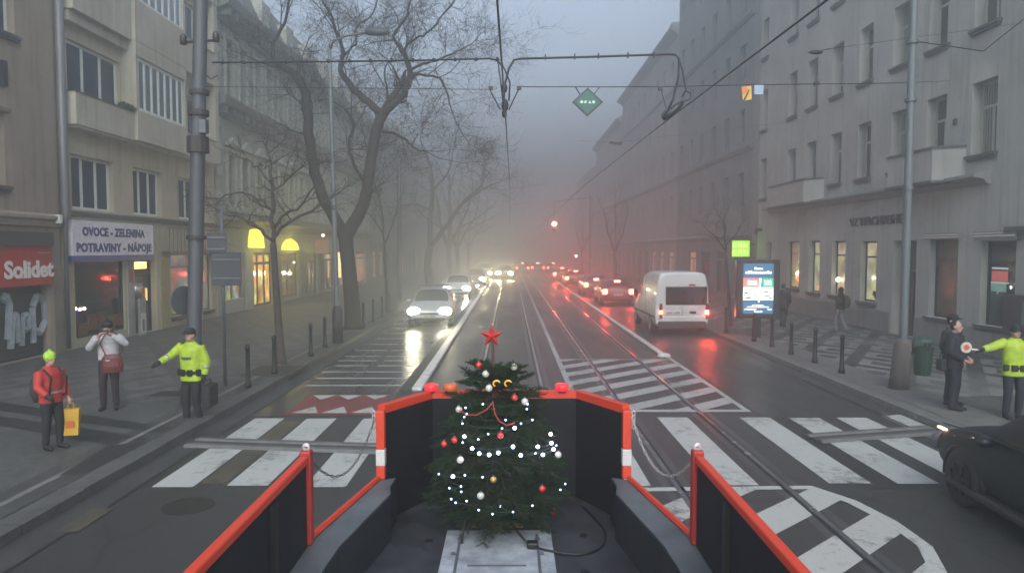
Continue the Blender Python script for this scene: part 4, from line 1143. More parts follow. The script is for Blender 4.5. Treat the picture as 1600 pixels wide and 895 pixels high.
# ---- bollards
def bollard_mesh():
    m=MB().lathe([(.075,0),(.075,.1),(.055,.14),(.048,.5),(.045,.86),(.058,.88),(.058,.92),(.035,.98),(.0,1.0)],n=14)
    return m
bproto=None
def bollards(px_list,labels,group,hscale=.95):
    global bproto
    for (px,py),lab in zip(px_list,labels):
        p=on_ground(px,py,.12)
        if bproto is None:
            bproto=bollard_mesh().build('bollard',DARK,smooth=True); o=bproto
        else:
            o=bproto.copy(); COL.objects.link(o)
        o.location=p; o.scale=(1,1,hscale); tag(o,lab,'bollard',group)
ordn=['first','second','third','fourth','fifth','sixth','seventh','eighth','ninth']
bollards([(388,605),(429,584),(486,556),(508,543),(527,532),(568,510),(583,503),(597,496),(608,489)],
 ['nearest left pavement bollard, right of the traffic sign post','left bollard in front of the small tree','left pavement bollard just right of the small tree','left bollard standing alone halfway to the lamp post','left bollard in front of the lamp post base','left bollard just beyond the big plane tree trunk','second left bollard beyond the big plane tree trunk','third left bollard beyond the big plane tree trunk','farthest left bollard, beside the thin sapling'],'bollards along the left kerb')
bollards([(1134,520),(1178,533),(1206,542),(1236,554),(1273,567),(1315,583)],
 ['farthest right bollard, behind the white van tail light','right bollard under the left edge of the lit advert panel','right bollard under the right edge of the lit advert panel','right bollard just right of the advert panel','right bollard second from the pale pole','right bollard nearest to the pale pole'],'bollards along the right kerb')

# ---- lit advert panel
c=on_ground(1184,527,.12); c.x-=.05
t=thing('advert_display','lit poster panel with red and green fields on the right pavement','advert panel',(c.x,c.y,.12),R(-4))
def loc(m,name,mt,par=None,sm=False):
    o=MB.build(m,name,mt,None,sm); o.parent=par or t; return o
fr=loc(MB().rbox(-.72,.72,-.12,.12,.66,2.66,.03),'housing',mat('dark panel frame',(0.03,0.028,0.03),.35))
loc(MB().box(-.12,.12,-.09,.09,0,.67),'foot',DARK)
sc_=loc(MB().box(-.5,.5,-.128,-.118,.82,2.52),'screen',emit('screen dark blue',(0.02,0.075,0.14),1.0))
def scr(x0,x1,z0,z1,name,col,st,lift=.132):
    o=MB().box(x0,x1,-lift,-lift+.003,z0,z1).build(name,emit(name+' glow',col,st)); o.parent=sc_; return o
scr(-.5,.03,1.72,2.02,'red_field',(.9,.13,.1),.9)
o=MB().prism([(.11,-.132,2.02),(.5,-.132,2.02),(.5,-.132,1.72),(.15,-.132,1.72)],(0,.003,0)).build('green_field',emit('green_field glow',(.02,.33,.14),.9)); o.parent=sc_
scr(-.5,.5,1.28,1.715,'pale_field',(.75,.85,.68),1.0)
o=MB().prism([(.035,-.136,2.02),(.1,-.136,2.02),(.05,-.136,1.2),(.0,-.136,1.2)],(0,.003,0)).build('white_dash',emit('white_dash glow',(.9,.95,.9),1.1)); o.parent=sc_
def blobs(x0,x1,z,h):
    x=x0; m=MB()
    while x<x1:
        wv=random.uniform(.5,.9)*h
        hh=h*random.choice((.7,.72,1.0)); m.box(x,min(x+wv,x1),-.139,-.136,z,z+hh); x+=wv+.16*h
    o=m.build('text_line',emit('white lines glow',(.9,.95,1),1.0)); o.parent=sc_
blobs(-.14,.14,2.31,.075); blobs(-.43,.43,2.17,.1)
blobs(-.36,-.05,1.9,.05); blobs(.2,.42,1.9,.05)
for zz in (1.84,1.79): blobs(-.38,-.02,zz,.025); blobs(.2,.44,zz,.025)
blobs(-.2,.18,1.09,.04); blobs(-.36,.36,1.03,.04); blobs(-.45,-.05,.95,.045); blobs(.32,.45,.95,.045); blobs(-.12,.14,.87,.05)
m=MB()
for (x,z,w_,h_) in ((-.4,1.52,.14,.06),(-.32,1.36,.2,.07),(-.1,1.45,.1,.05),(.25,1.55,.2,.05),(.3,1.42,.24,.04),(.4,1.35,.1,.06)):
    o=MB().ell((x,-.134,z),(w_/2,.003,h_/2),10,4).build('picture_mark',mat('picture marks',(0.05,0.09,0.05),.5,emis=(.2,.35,.2),estr=.35)); o.parent=sc_
pl_=bpy.data.lights.new('panel_light','AREA'); pl_.energy=3; pl_.shape='RECTANGLE'; pl_.size=1.0; pl_.size_y=1.7; pl_.color=(.8,.95,1)
o=bpy.data.objects.new('panel_light',pl_); COL.objects.link(o); o.parent=t; o.location=(0,-.16,1.67); o.rotation_euler=(R(90),0,0)

# ---- lime shop sign sticking out of the dark house
y_=38.9; a0=at_depth(1144,376,y_); a1=at_depth(1171,401,y_)
t=thing('shop_sign','glowing lime green box sign with two pale text lines, above the advert panel','sign',((a0.x+a1.x)/2,y_,a1.z))
MB().rbox(a0.x-.05,a1.x+.05,y_,y_+.16,a1.z-.05,a0.z+.05,.02).build('housing',mat('dark green housing',(0.05,0.1,0.02),.5),t)
MB().box(a0.x,a1.x,y_-.01,y_+.0,a1.z,a0.z).build('face',emit('lime glow',(.45,.95,.07),1.1),t)
m=MB(); Wd=a1.x-a0.x; Hh=a0.z-a1.z
def arcC(cx,cz,r):
    m.tube([(cx+r*math.cos(a),y_-.015,cz+r*math.sin(a)) for a in [R(45+i*30) for i in range(10)]],.022,n=5)
arcC(a0.x+.16*Wd,a1.z+.72*Hh,.1); arcC(a0.x+.16*Wd,a1.z+.27*Hh,.1)
for i in range(4):
    x=a0.x+Wd*(.36+i*.16)
    m.tube([(x,y_-.015,a1.z+.58*Hh),(x,y_-.015,a1.z+.86*Hh)],.018,n=5); m.tube([(x,y_-.015,a1.z+.14*Hh),(x+.05,y_-.015,a1.z+.4*Hh)],.018,n=5)
    if i<3: m.tube([(x,y_-.015,a1.z+.72*Hh),(x+.1,y_-.015,a1.z+.72*Hh)],.015,n=5); m.tube([(x,y_-.015,a1.z+.27*Hh),(x+.1,y_-.015,a1.z+.4*Hh)],.015,n=5)
m.build('lettering',emit('pale lime letters',(.85,1,.55),1.3),t)
MB().tube([(a1.x,y_+.08,a0.z-.2),(XR,y_+.08,a0.z-.2)],.03).build('bracket',DARK,t)
red_point(((a0.x+a1.x)/2,y_-.4,(a0.z+a1.z)/2),2.5,t,.3,'sign_light',(.5,1,.1))

# ================================================================== TREES (bare, winter)
def twigs(mb,start,d,L,r,lev,spread=1.0,seg=4,up=.15):
    pts=[Vector(start)]; dirv=Vector(d).normalized(); rr=[r]
    for i in range(seg):
        dirv=(dirv+Vector((random.gauss(0,.22),random.gauss(0,.22),random.gauss(0,.2)+up*.35))*spread).normalized()
        pts.append(pts[-1]+dirv*L/seg); rr.append(max(.0035,r*(1-.75*(i+1)/seg)))
    mb.tube(pts,rr,n=3 if lev<2 else 5,cap=False)
    if lev<=0: return
    nb={3:8,2:6,1:4}[lev] if lev>1 or seg else 4
    for k in range(nb):
        i=random.randint(1,seg); p=pts[i]; dd=(pts[i]-pts[i-1]).normalized()
        side=Vector((random.gauss(0,1),random.gauss(0,1),random.gauss(.1,.8))).normalized()
        nd=(dd*.75+side*.8)
        twigs(mb,p,nd,L*random.uniform(.45,.7),max(.0045,rr[i]*.62),lev-1,spread,seg,up)
def smooth_path(pts,n=4):
    out=[]
    P=[pts[0]]+pts+[pts[-1]]
    for i in range(1,len(P)-2):
        for k in range(n):
            t=k/n; a,b,c,d=P[i-1],P[i],P[i+1],P[i+2]
            out.append(.5*((2*b)+(c-a)*t+(2*a-5*b+4*c-d)*t*t+(3*b-a-3*c+d)*t**3))
    out.append(pts[-1]); return out
def tree(label,trunk,limbs,depth,cat='tree',name='bare_tree',spawn=.45,L=2.0,lev=3,bark=None,twm=None,group=None,base=None,wig=.04,up=.15,seeds=0):
    """trunk / limbs: [(px,py,dy,radius)...]"""
    bark=bark or BARK; twm=twm or TWIG
    P=lambda q: at_depth(q[0],q[1],depth+q[2])
    b0=P(trunk[0])
    t=thing(name,label,cat,tuple(b0),group=group)
    tp=smooth_path([P(q) for q in trunk]); n=len(tp)
    def rads(path,npts): 
        k=len(path)-1; return [path[min(int(i/(npts-1)*k),k-1)][3]+(path[min(int(i/(npts-1)*k)+1,k)][3]-path[min(int(i/(npts-1)*k),k-1)][3])*((i/(npts-1)*k)-min(int(i/(npts-1)*k),k-1)) for i in range(npts)]
    m=MB(); rr=rads(trunk,n)
    rr[0]*=1.35; rr[1]*=1.12
    m.tube(tp,rr,n=14)
    tw=MB()
    for lb in limbs:
        lp=smooth_path([P(q) for q in lb]); nl=len(lp); rl=rads(lb,nl)
        lp=[p+Vector((random.gauss(0,wig*.5),random.gauss(0,wig),random.gauss(0,wig*.5))) if 0<i<nl-1 else p for i,p in enumerate(lp)]
        m.tube(lp,rl,n=9)
        dist=0; 
        for i in range(1,nl):
            dist+=(lp[i]-lp[i-1]).length
            if i/nl>.3 and dist>spawn:
                dist=0
                dd=(lp[i]-lp[i-1]).normalized(); side=Vector((random.gauss(0,1),random.gauss(0,1),random.gauss(.25,.7))).normalized()
                twigs(tw,lp[i],dd*.5+side,L*random.uniform(.6,1.1),min(rl[i]*.5,.035),lev,up=up)
        twigs(tw,lp[-1],lp[-1]-lp[-2],L*.9,rl[-1],lev,up=up)
    m.build('trunk',bark,t,smooth=True)
    co=tw.build('crown',twm,t)
    if seeds:
        sd=MB(); vs=co.data.vertices
        for i in range(seeds):
            v=vs[random.randrange(len(vs))].co
            p=co.matrix_parent_inverse.inverted() @ (co.matrix_parent_inverse @ v)
            sd.ell(tuple(v-Vector((0,0,.07))),random.uniform(.016,.032),5,4)
        tag(sd.build('seed_balls',mat('seed balls',(0.04,0.03,0.02),.8),t),kind='stuff')
    return t
D=26.5
tree('big forked bare plane tree beside the road on the left',
 [(553,514,0,.33),(550,470,0,.3),(545,420,0,.27),(541,385,0,.27),(540,362,0,.3)],
 [[(541,372,0,.25),(520,335,-.2,.21),(500,298,-.4,.2),(487,240,-.6,.19),(483,195,-.7,.18),(478,150,-.8,.16),(462,120,-1.0,.135),(440,105,-1.2,.1),(426,90,-1.3,.07),(431,60,-1.4,.06),(446,30,-1.5,.05),(455,-10,-1.6,.04)],
  [(541,368,0,.27),(562,335,.2,.24),(573,296,.3,.22),(580,250,.4,.205),(588,205,.4,.2),(598,180,.4,.19)],
  [(598,180,.4,.15),(575,160,.6,.14),(548,135,.8,.125),(531,108,.9,.1),(537,82,1.0,.075),(524,48,1.2,.065),(518,25,1.2,.055),(500,-5,1.4,.045)],
  [(536,88,1,.05),(556,70,1.3,.045),(557,45,1.6,.04),(580,25,1.9,.035),(590,0,2.1,.03)],
  [(598,180,.4,.155),(615,162,.2,.14),(634,140,0,.12),(640,110,-.1,.1),(628,80,-.2,.075),(615,55,-.3,.06),(636,25,-.3,.045),(640,-5,-.4,.035)],
  [(636,132,0,.06),(650,117,-.3,.05),(672,118,-.6,.045),(690,126,-.8,.04),(700,150,-1,.03),(705,170,-1.1,.02)],
  [(640,112,0,.055),(660,100,.3,.05),(690,92,.6,.04),(715,80,.9,.03),(735,70,1.1,.02)],
  [(628,80,-.2,.05),(650,60,-.5,.04),(672,48,-.8,.035),(690,25,-1,.03)],
  [(588,205,.4,.06),(615,208,.2,.055),(635,220,.0,.045),(650,233,-.2,.035),(668,238,-.3,.02)],
  [(573,290,.3,.07),(552,255,.6,.065),(545,225,.8,.06),(552,195,.9,.055),(540,172,1.1,.045),(522,160,1.3,.03)],
  [(604,172,.3,.05),(606,140,.6,.04),(600,115,.8,.03),(612,90,1,.025)]],
 D,spawn=.5,L=2.1,lev=3,seeds=220)
tree('small bare street tree in a square pit, nearer than the big plane tree',
 [(440,572,0,.12),(435,500,0,.095),(430,430,0,.085),(427,380,0,.08)],
 [[(427,380,0,.06),(426,330,.05,.055),(424,280,.1,.045),(420,240,.1,.03)],
  [(427,378,0,.045),(400,355,-.2,.04),(372,338,-.3,.03),(350,334,-.4,.018)],
  [(428,370,0,.05),(455,345,.2,.042),(490,328,.4,.035),(520,308,.5,.022)],
  [(428,355,0,.04),(445,335,-.2,.035),(470,322,-.4,.03),(495,280,-.6,.018)],
  [(426,330,0,.035),(400,310,.3,.03),(370,300,.5,.024),(340,310,.6,.015)],
  [(425,300,0,.03),(448,280,-.1,.026),(470,262,-.2,.018)],
  [(424,285,0,.028),(402,262,.1,.022),(385,250,.2,.015)]],
 18.3,spawn=.3,L=.9,lev=2,up=.05,bark=mat('young bark',(0.075,0.06,0.05),.85,var=.4,vscale=8))
pit=on_ground(432,579,.12)
struct('tree_pit', MB().box(pit.x-.62,pit.x+.55,pit.y-.75,pit.y+.7,.12,.136), mat('bare earth',(0.055,0.045,0.036),.95,var=.4,vscale=8,bump=.8))
GB=mat('distant bark',(0.05,0.048,0.042),.9)
tree('bare tree in fog behind the silver car, leaning limb to the right',
 [(673,454,0,.33),(668,415,0,.28),(672,385,0,.25)],
 [[(672,388,0,.2),(672,340,.5,.18),(676,300,.8,.15),(672,260,1,.12),(660,230,1,.08)],
  [(673,385,0,.18),(700,350,0,.15),(722,318,0,.13),(752,290,0,.09),(758,265,0,.06)],
  [(722,318,0,.08),(748,300,.4,.07),(770,288,.8,.05)],
  [(676,330,0,.1),(650,320,.5,.08),(625,322,1,.05)],
  [(675,300,0,.09),(700,270,-.5,.07),(706,245,-.8,.05)]],
 51,spawn=.8,L=3.0,lev=3,bark=GB,twm=GB)
tree('thin sapling with bollards at its foot on the left pavement',
 [(606,488,0,.09),(603,430,0,.075),(600,380,0,.06)],
 [[(600,385,0,.05),(598,340,0,.045),(592,300,0,.03)],[(601,380,0,.04),(615,345,.2,.035),(625,310,.3,.02)],[(600,370,0,.035),(585,345,-.2,.03),(572,330,-.3,.02)]],
 33.5,spawn=.4,L=1.5,lev=2,bark=GB,twm=GB)
for (lab,px,d,k) in (('foggy bare tree on the left, third back along the pavement',648,68,1.0),('foggy bare tree on the left with wide crown',700,82,1.15),('faint farthest bare tree near the left headlights',742,104,1.2)):
    bse=Vector((-6.0 if d<80 else -6.2,d,.12)); s_=F_PX/d
    bx_=VPX+bse.x*s_; by_=HORIZ+2.98*s_
    q=lambda dx,h,dy=0,r=.1:(bx_+dx*s_,by_-h*s_,dy,r)
    tree(lab,[q(0,0,0,.28),q(.1,1.8,0,.24),q(.0,3.2,0,.22)],
      [[q(0,3.2,0,.2),q(-.7,5.2,.2,.16),q(-1.0,7.5,.4,.12),q(-1.8*k,9.6*k,.5,.06)],[q(0,3.1,0,.18),q(1.0,5,-.3,.14),q(1.9*k,7.0,-.5,.1),q(2.4*k,9.0*k,-.7,.05)],[q(0,3.3,0,.15),q(.3,6,.8,.12),q(.2,8.5,1.0,.08),q(.6,10.5*k,1.2,.04)],[q(.9,5,0,.1),q(2.6,5.9,.5,.07),q(4.0*k,7.0,.8,.03)],[q(-.6,5,0,.1),q(-2.2,6.1,-.5,.07),q(-3.4*k,7.4,-.9,.03)]],
      d,spawn=.9,L=2.8,lev=2,bark=GB,twm=GB,group='foggy trees along the left pavement')
tree('thin bare sapling between the white van and the lime sign',
 [(1142,512,0,.07),(1138,450,0,.06),(1134,395,0,.05)],
 [[(1134,400,0,.04),(1132,370,0,.035),(1130,345,0,.025)],[(1134,390,0,.03),(1120,372,-.2,.025),(1108,362,-.3,.015)],[(1134,385,0,.03),(1146,370,.2,.025),(1158,352,.3,.015)]],
 27.3,spawn=.4,L=.9,lev=2,bark=GB,twm=GB)
for (lab,px,d) in (('bare tree in the red haze on the right pavement',0,58),('farther bare tree in the red haze on the right pavement',0,84)):
    s_=F_PX/d; bx_=VPX+8.6*s_; by_=HORIZ+2.98*s_
    q=lambda dx,h,dy=0,r=.1:(bx_+dx*s_,by_-h*s_,dy,r)
    tree(lab,[q(0,0,0,.16),q(.05,1.6,0,.13),q(.0,2.8,0,.12)],
      [[q(0,2.8,0,.1),q(-.5,4.4,.2,.08),q(-.9,6.2,.4,.04)],[q(0,2.7,0,.09),q(.7,4.4,-.3,.07),q(1.1,6,-.5,.04)],[q(0,2.9,0,.08),q(.1,5,.5,.06),q(.0,7,.8,.03)]],
      d,spawn=.6,L=1.8,lev=2,bark=GB,twm=GB,group='foggy trees along the right pavement')
# ================================================================== VEHICLES
def point_light(p,watt,col,rad,parent,name='lamp_light',spot=None,aim=None):
    l=bpy.data.lights.new(name,'SPOT' if spot else 'POINT'); l.energy=watt; l.color=col; l.shadow_soft_size=rad
    if spot: l.spot_size=R(spot); l.spot_blend=.9
    o=bpy.data.objects.new(name,l); COL.objects.link(o); o.location=p; o.parent=parent
    if aim is not None: o.rotation_euler=Vector(aim).to_track_quat('-Z','Y').to_euler()
    return o
def loft_body(stations,glass_rows):
    """stations along y: (y, zb, zbelt, ztop, w_sill, w_belt, w_top). Returns a bmesh-made mesh with material 0 paint, 1 glass"""
    bm=bmesh.new(); rings=[]
    for (y,zb,zs,zt,ws,wb,wt) in stations:
        half=[(ws*.80,zb),(ws,zb+.10),(wb*1.005,zb*.45+zs*.55),(wb,zs),(wt,zt-.055),(wt*.78,zt)]
        pts=[(x,y,z) for x,z in half]+[(0,y,zt+.018)]+[(-x,y,z) for x,z in reversed(half)]+[(0,y,zb)]
        rings.append([bm.verts.new(p) for p in pts])
    n=len(rings[0]); tagf={}
    for i in range(len(rings)-1):
        for k in range(n):
            k2=(k+1)%n
            f=bm.faces.new((rings[i][k],rings[i][k2],rings[i+1][k2],rings[i+1][k])); tagf[(i,k)]=f
    bm.faces.new(list(reversed(rings[0]))); bm.faces.new(rings[-1])
    # indexes: 0..5 right half, 6 top middle, 7..12 left half, 13 bottom
    groups=[]
    for kind,(i0,i1) in glass_rows:
        if kind=='side':
            groups.append([tagf[(i,3)] for i in range(i0,i1)]); groups.append([tagf[(i,8)] for i in range(i0,i1)])
        else:
            groups.append([tagf[(i,k)] for i in range(i0,i1) for k in (4,5,6,7)])
    for g in groups:
        bmesh.ops.inset_region(bm,faces=g,thickness=.055,depth=0.0,use_even_offset=True)
        for f in g: f.material_index=1
        bmesh.ops.inset_region(bm,faces=g,thickness=.012,depth=-.012,use_even_offset=True)
    bmesh.ops.recalc_face_normals(bm,faces=bm.faces[:])
    me=bpy.data.meshes.new('car_tmp'); bm.to_mesh(me); bm.free()
    return me
def split_body(me,paint,root,levels=2):
    o=bpy.data.objects.new('car_tmp',me); COL.objects.link(o)
    md=o.modifiers.new('s','SUBSURF'); md.levels=levels; md.render_levels=levels
    bpy.context.view_layer.update()
    ev=bpy.data.meshes.new_from_object(o.evaluated_get(bpy.context.evaluated_depsgraph_get()))
    bpy.data.objects.remove(o)
    outs=[]
    for idx,name,m in ((0,'body',paint),(1,'glazing',CARGLASS)):
        bm=bmesh.new(); bm.from_mesh(ev)
        bmesh.ops.delete(bm,geom=[f for f in bm.faces if f.material_index!=idx],context='FACES')
        m2=bpy.data.meshes.new(name); bm.to_mesh(m2); bm.free()
        m2.materials.clear(); m2.materials.append(m)
        m2.polygons.foreach_set('material_index',[0]*len(m2.polygons)); m2.polygons.foreach_set('use_smooth',[True]*len(m2.polygons))
        q=bpy.data.objects.new(name,m2); COL.objects.link(q); q.parent=root; outs.append(q)
    return outs
def P_(mb,name,m,root,smooth=False,loc=None):
    o=mb.build(name,m,None,smooth); o.parent=root
    if loc: o.location=loc
    return o
def wheels(root,ys,track,r,wd=.21,rimm=None):
    for y in ys:
        for sx in (-1,1):
            x0=sx*track
            w_=P_(MB().lathe([(r*.62,-wd/2),(r*.95,-wd/2),(r,-wd*.36),(r,wd*.36),(r*.95,wd/2),(r*.62,wd/2)],n=28,axis='x'),'wheel',TYRE,root,True,(x0,y,r))
            m=MB().lathe([(r*.64,-.03),(r*.64,.03),(r*.56,.035),(r*.5,.0),(r*.14,.03),(r*.1,.04)],c=(sx*(wd/2-.02),0,0),n=24,axis='x')
            for k in range(5):
                a=2*math.pi*k/5; d=Vector((0,math.cos(a),math.sin(a))); q=Vector((0,-math.sin(a),math.cos(a)))
                m.obox(Vector((sx*(wd/2+.005),0,0))+d*r*.34,(.012,0,0),d*r*.26,q*r*.07)
            P_(m,'rim',rimm or RIM,w_)
            arch=MB().tube([(sx*(track+wd*.30),y+(r+.045)*math.cos(a),r+(r+.045)*math.sin(a)) for a in [R(-8+i*196/16) for i in range(17)]],.035,n=6)
            P_(arch,'wheel_arch',mat('dark plastic',(0.02,0.02,0.021),.6),root,True)
DPL=MATS['dark plastic'] if 'dark plastic' in MATS else mat('dark plastic',(0.02,0.02,0.021),.6)
PLATE=mat('number plate',(0.6,0.6,0.58),.5)
def plate(root,y,z,s,x=0,wd=.26):
    o=P_(MB().rbox(x-wd,x+wd,y-.008,y+.008,z-.055,z+.055,.005),'number_plate',PLATE,root)
    m=MB()
    for i in range(7):
        if i==3: continue
        xx=x-wd+.07+i*(2*wd-.14)/6; m.box(xx-.018,xx+.018,y+s*.009,y+s*.011,z-.032,z+.032)
    P_(m,'lettering',DARK,o)
HEAD=lambda st,name,col=(1,.93,.72): emit(name,col,st)
def car(label,cat,loc,rz,paint,front,rear,style='hatch',scale=(1,1,1),group=None,headw=220,tailw=25,rack=False,name='car',tailstr=30,headstr=60,headcol=(1,.9,.66)):
    root=thing(name,label,cat,loc,rz,group)
    S=[(-2.16,.36,.52,.60,.60,.66,.52),(-2.08,.24,.62,.70,.76,.80,.64),(-1.78,.20,.74,.80,.84,.87,.72),(-1.2,.19,.86,.92,.87,.885,.76),(-.92,.19,.92,.985,.875,.89,.74),
       (-.22,.19,.94,1.41,.875,.89,.615),(.35,.19,.95,1.48,.875,.89,.62),(1.0,.19,.96,1.465,.875,.89,.62),(1.62,.2,.97,1.40,.87,.885,.60),(1.98,.24,.97,1.06,.84,.865,.68),(2.08,.30,.90,.96,.80,.83,.66),(2.14,.38,.6,.66,.72,.76,.6)]
    if style=='sedan':
        S=S[:7]+[(.95,.19,.96,1.45,.875,.89,.61),(1.3,.2,.97,1.36,.87,.885,.58),(1.72,.22,.97,1.06,.86,.875,.70),(2.18,.26,.93,1.0,.83,.85,.68),(2.28,.38,.62,.68,.74,.78,.6)]
    if style=='suv':
        S=[(y,zb+.05,zs*1.1+.06,zt*1.17,a,b_,c*1.06) for (y,zb,zs,zt,a,b_,c) in S]
        S[8]=(1.75,.25,1.11,1.63,.87,.885,.66)
    me=loft_body(S,[('wind',(4,5)),('side',(5,8)),('wind',(8,9))])
    body,gl=split_body(me,paint,root)
    r=.31 if style!='suv' else .36
    wheels(root,(-1.32,1.28),.79,r,rimm=mat('dark rim',(0.02,0.02,0.022),.4,.6) if style=='suv' else None)
    P_(MB().rbox(-.62,.62,-2.19,-2.02,.28,.40,.03),'bumper_grille',DPL,root)
    P_(MB().rbox(-.36,.36,-2.165,-2.05,.50,.61,.02),'grille',DPL,root)
    plate(root,-2.2,.47,-1)
    ry=2.16 if style!='sedan' else 2.3
    P_(MB().rbox(-.74,.74,ry-.14,ry+.0,.27,.40,.04),'rear_bumper',DPL,root)
    plate(root,ry+.01 if style=='sedan' else 2.15,.62,1)
    for sx in (-1,1):
        P_(MB().ell((sx*.97,-.72,1.0),(.09,.06,.065)),'mirror',paint,root,True)
        m=MB().ell((sx*.62,-2.06,.65),(.26,.1,.165));  # lens oversized, glare around the headlight built into its shape
        P_(m,'headlight',HEAD(headstr,'headlight beam '+label[:12],headcol) if front else mat('headlight glass',(.10,.105,.11),.1),root,True)
        if front: 
            point_light((sx*.62,-2.25,.66),headw*.05,headcol,.07,root,spot=130,aim=(0,-1,-.05))
        P_(MB().rbox(sx*.72-.13,sx*.72+.13,ry-.19,ry-.03,.64,.92,.03),'tail_light',emit('tail light on '+str(tailstr),(1,.08,.04),tailstr) if rear else mat('tail glass',(.25,.01,.01),.2),root)
        if rear: point_light((sx*.74,ry+.15,.8),tailw*.62,(1,.06,.03),.08,root,spot=170,aim=(0,1,0))
        for y in (-.05,.85): P_(MB().rbox(sx*.895-.012,sx*.895+.012,y,y+.16,.86,.885,.006),'door_handle',DPL,root)
    if rear:
        zt=1.36 if style=='hatch' else (1.15 if style=='sedan' else 1.52)
        P_(MB().rbox(-.16,.16,1.66 if style!='sedan' else 1.5,1.80 if style!='sedan' else 1.7,zt-.03,zt+.03,.012),'brake_light',emit('brake light on',(1,.09,.05),tailstr*1.6),root)
    if rack:
        for sx in (-1,1): P_(MB().tube([(sx*.6,-.1,1.44),(sx*.6,.1,1.53),(sx*.6,1.3,1.52),(sx*.6,1.5,1.42)],.022),'roof_rail',GALV,root)
        for y in (.2,.95): P_(MB().tube([(-.62,y,1.55),(.62,y,1.55)],.025),'cross_bar',GALV,root)
    root.scale=scale
    return root
SILVER=mat('silver paint',(0.48,0.51,0.55),.3,.5,coat=.6)
WHITEP=mat('white paint',(0.6,0.61,0.61),.35,coat=.5,var=.16,vscale=1.1)
REDP=mat('dark red paint and glow',(0.18,0.02,0.02),.3,coat=.7)
GREYP=mat('grey paint',(0.1,0.1,0.11),.3,.3,coat=.7)
BLUEP=mat('dark blue paint',(0.004,0.009,0.013),.5,.0,coat=.15,spec=.3)
c=on_ground(668,512); car('silver estate car with both headlights on and a roof rack, nearest on the left','car',(c.x,c.y+2.1,0),R(2),SILVER,True,False,rack=True,headw=500,headstr=70,headcol=(1,.92,.62))
c=on_ground(713,467); car('white car with dazzling headlights, second in the oncoming lane','car',(c.x,c.y+2.1,0),0,WHITEP,True,False,headw=700,headstr=90,headcol=(1,.96,.82))
c=Vector((-2.9,58,0)); car('oncoming car third in the left lane, only warm headlights showing through fog','car',(c.x,c.y+2.1,0),0,GREYP,True,False,headw=1300,headstr=160,headcol=(1,.82,.5))
c=Vector((-2.75,73,0)); car('oncoming car fourth in the left lane, a warm white glare','car',(c.x,c.y+2.1,0),0,GREYP,True,False,style='suv',headw=3000,headstr=220,headcol=(1,.86,.55))
c=Vector((-.58,73,0)); car('car coming along the left tram track with golden headlights','car',(c.x,c.y+2.1,0),0,GREYP,True,False,headw=3200,headstr=240,headcol=(1,.8,.4))
# queue on the right: tail lights
c=on_ground(970,478); c1=car('dark red car braking with glowing tail lights, right behind the white van in the queue','car',(5.95,c.y+2.1,0),R(180),REDP,False,True,tailw=80,tailstr=40)
queue=[(5.75,46.5,'sedan',GREYP,'grey saloon braking in red glow, second car ahead of the van',110,40),
       (5.35,57,'hatch',REDP,'red car in red haze, third car ahead of the van',150,45),  # red paint stands in for tail light glow on the body
       (4.95,66.5,'hatch',GREYP,'dark car lost in red haze, fourth car ahead of the van',220,55)]
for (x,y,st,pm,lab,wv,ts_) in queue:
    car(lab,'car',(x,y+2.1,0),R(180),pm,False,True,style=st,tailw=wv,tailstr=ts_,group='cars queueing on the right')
c1['group']='cars queueing on the right'
fp_=car('far car with tiny red tail lights at the stop line, leftmost','car',(1.6,92,0),R(180),GREYP,False,True,tailw=14,tailstr=22,group='far cars at the stop line')
for (x,y,lab) in ((3.6,93,'far car with tiny red tail lights at the stop line, in the middle'),(5.6,92.5,'far car with tiny red tail lights at the stop line, rightmost')):
    q=copy_tree(fp_); q.location=(x,y,0); q['label']=lab
# white high roof van
c=on_ground(1067,524)
v=thing('delivery_van','white high roof delivery van with one big rear window, waiting on the right','van',(6.22,c.y+2.45,0),R(180))
S=[(-2.45,.4,.6,.72,.68,.74,.6),(-2.38,.28,.72,.82,.84,.88,.7),(-2.1,.24,.9,1.0,.92,.94,.78),(-1.65,.22,1.08,1.16,.95,.965,.80),(-1.4,.22,1.16,1.25,.955,.97,.78),(-.85,.22,1.2,2.02,.955,.97,.78),(-.3,.22,1.2,2.25,.955,.97,.84),(.7,.22,1.2,2.3,.955,.97,.89),(1.8,.22,1.2,2.3,.955,.97,.89),(2.33,.24,1.2,2.29,.955,.97,.89),(2.42,.26,1.2,2.27,.95,.965,.885),(2.445,.3,1.2,2.24,.94,.955,.87)]
me=loft_body(S,[('wind',(4,5)),('side',(5,6))])
split_body(me,WHITEP,v)
wheels(v,(-1.55,1.45),.86,.34,.22)
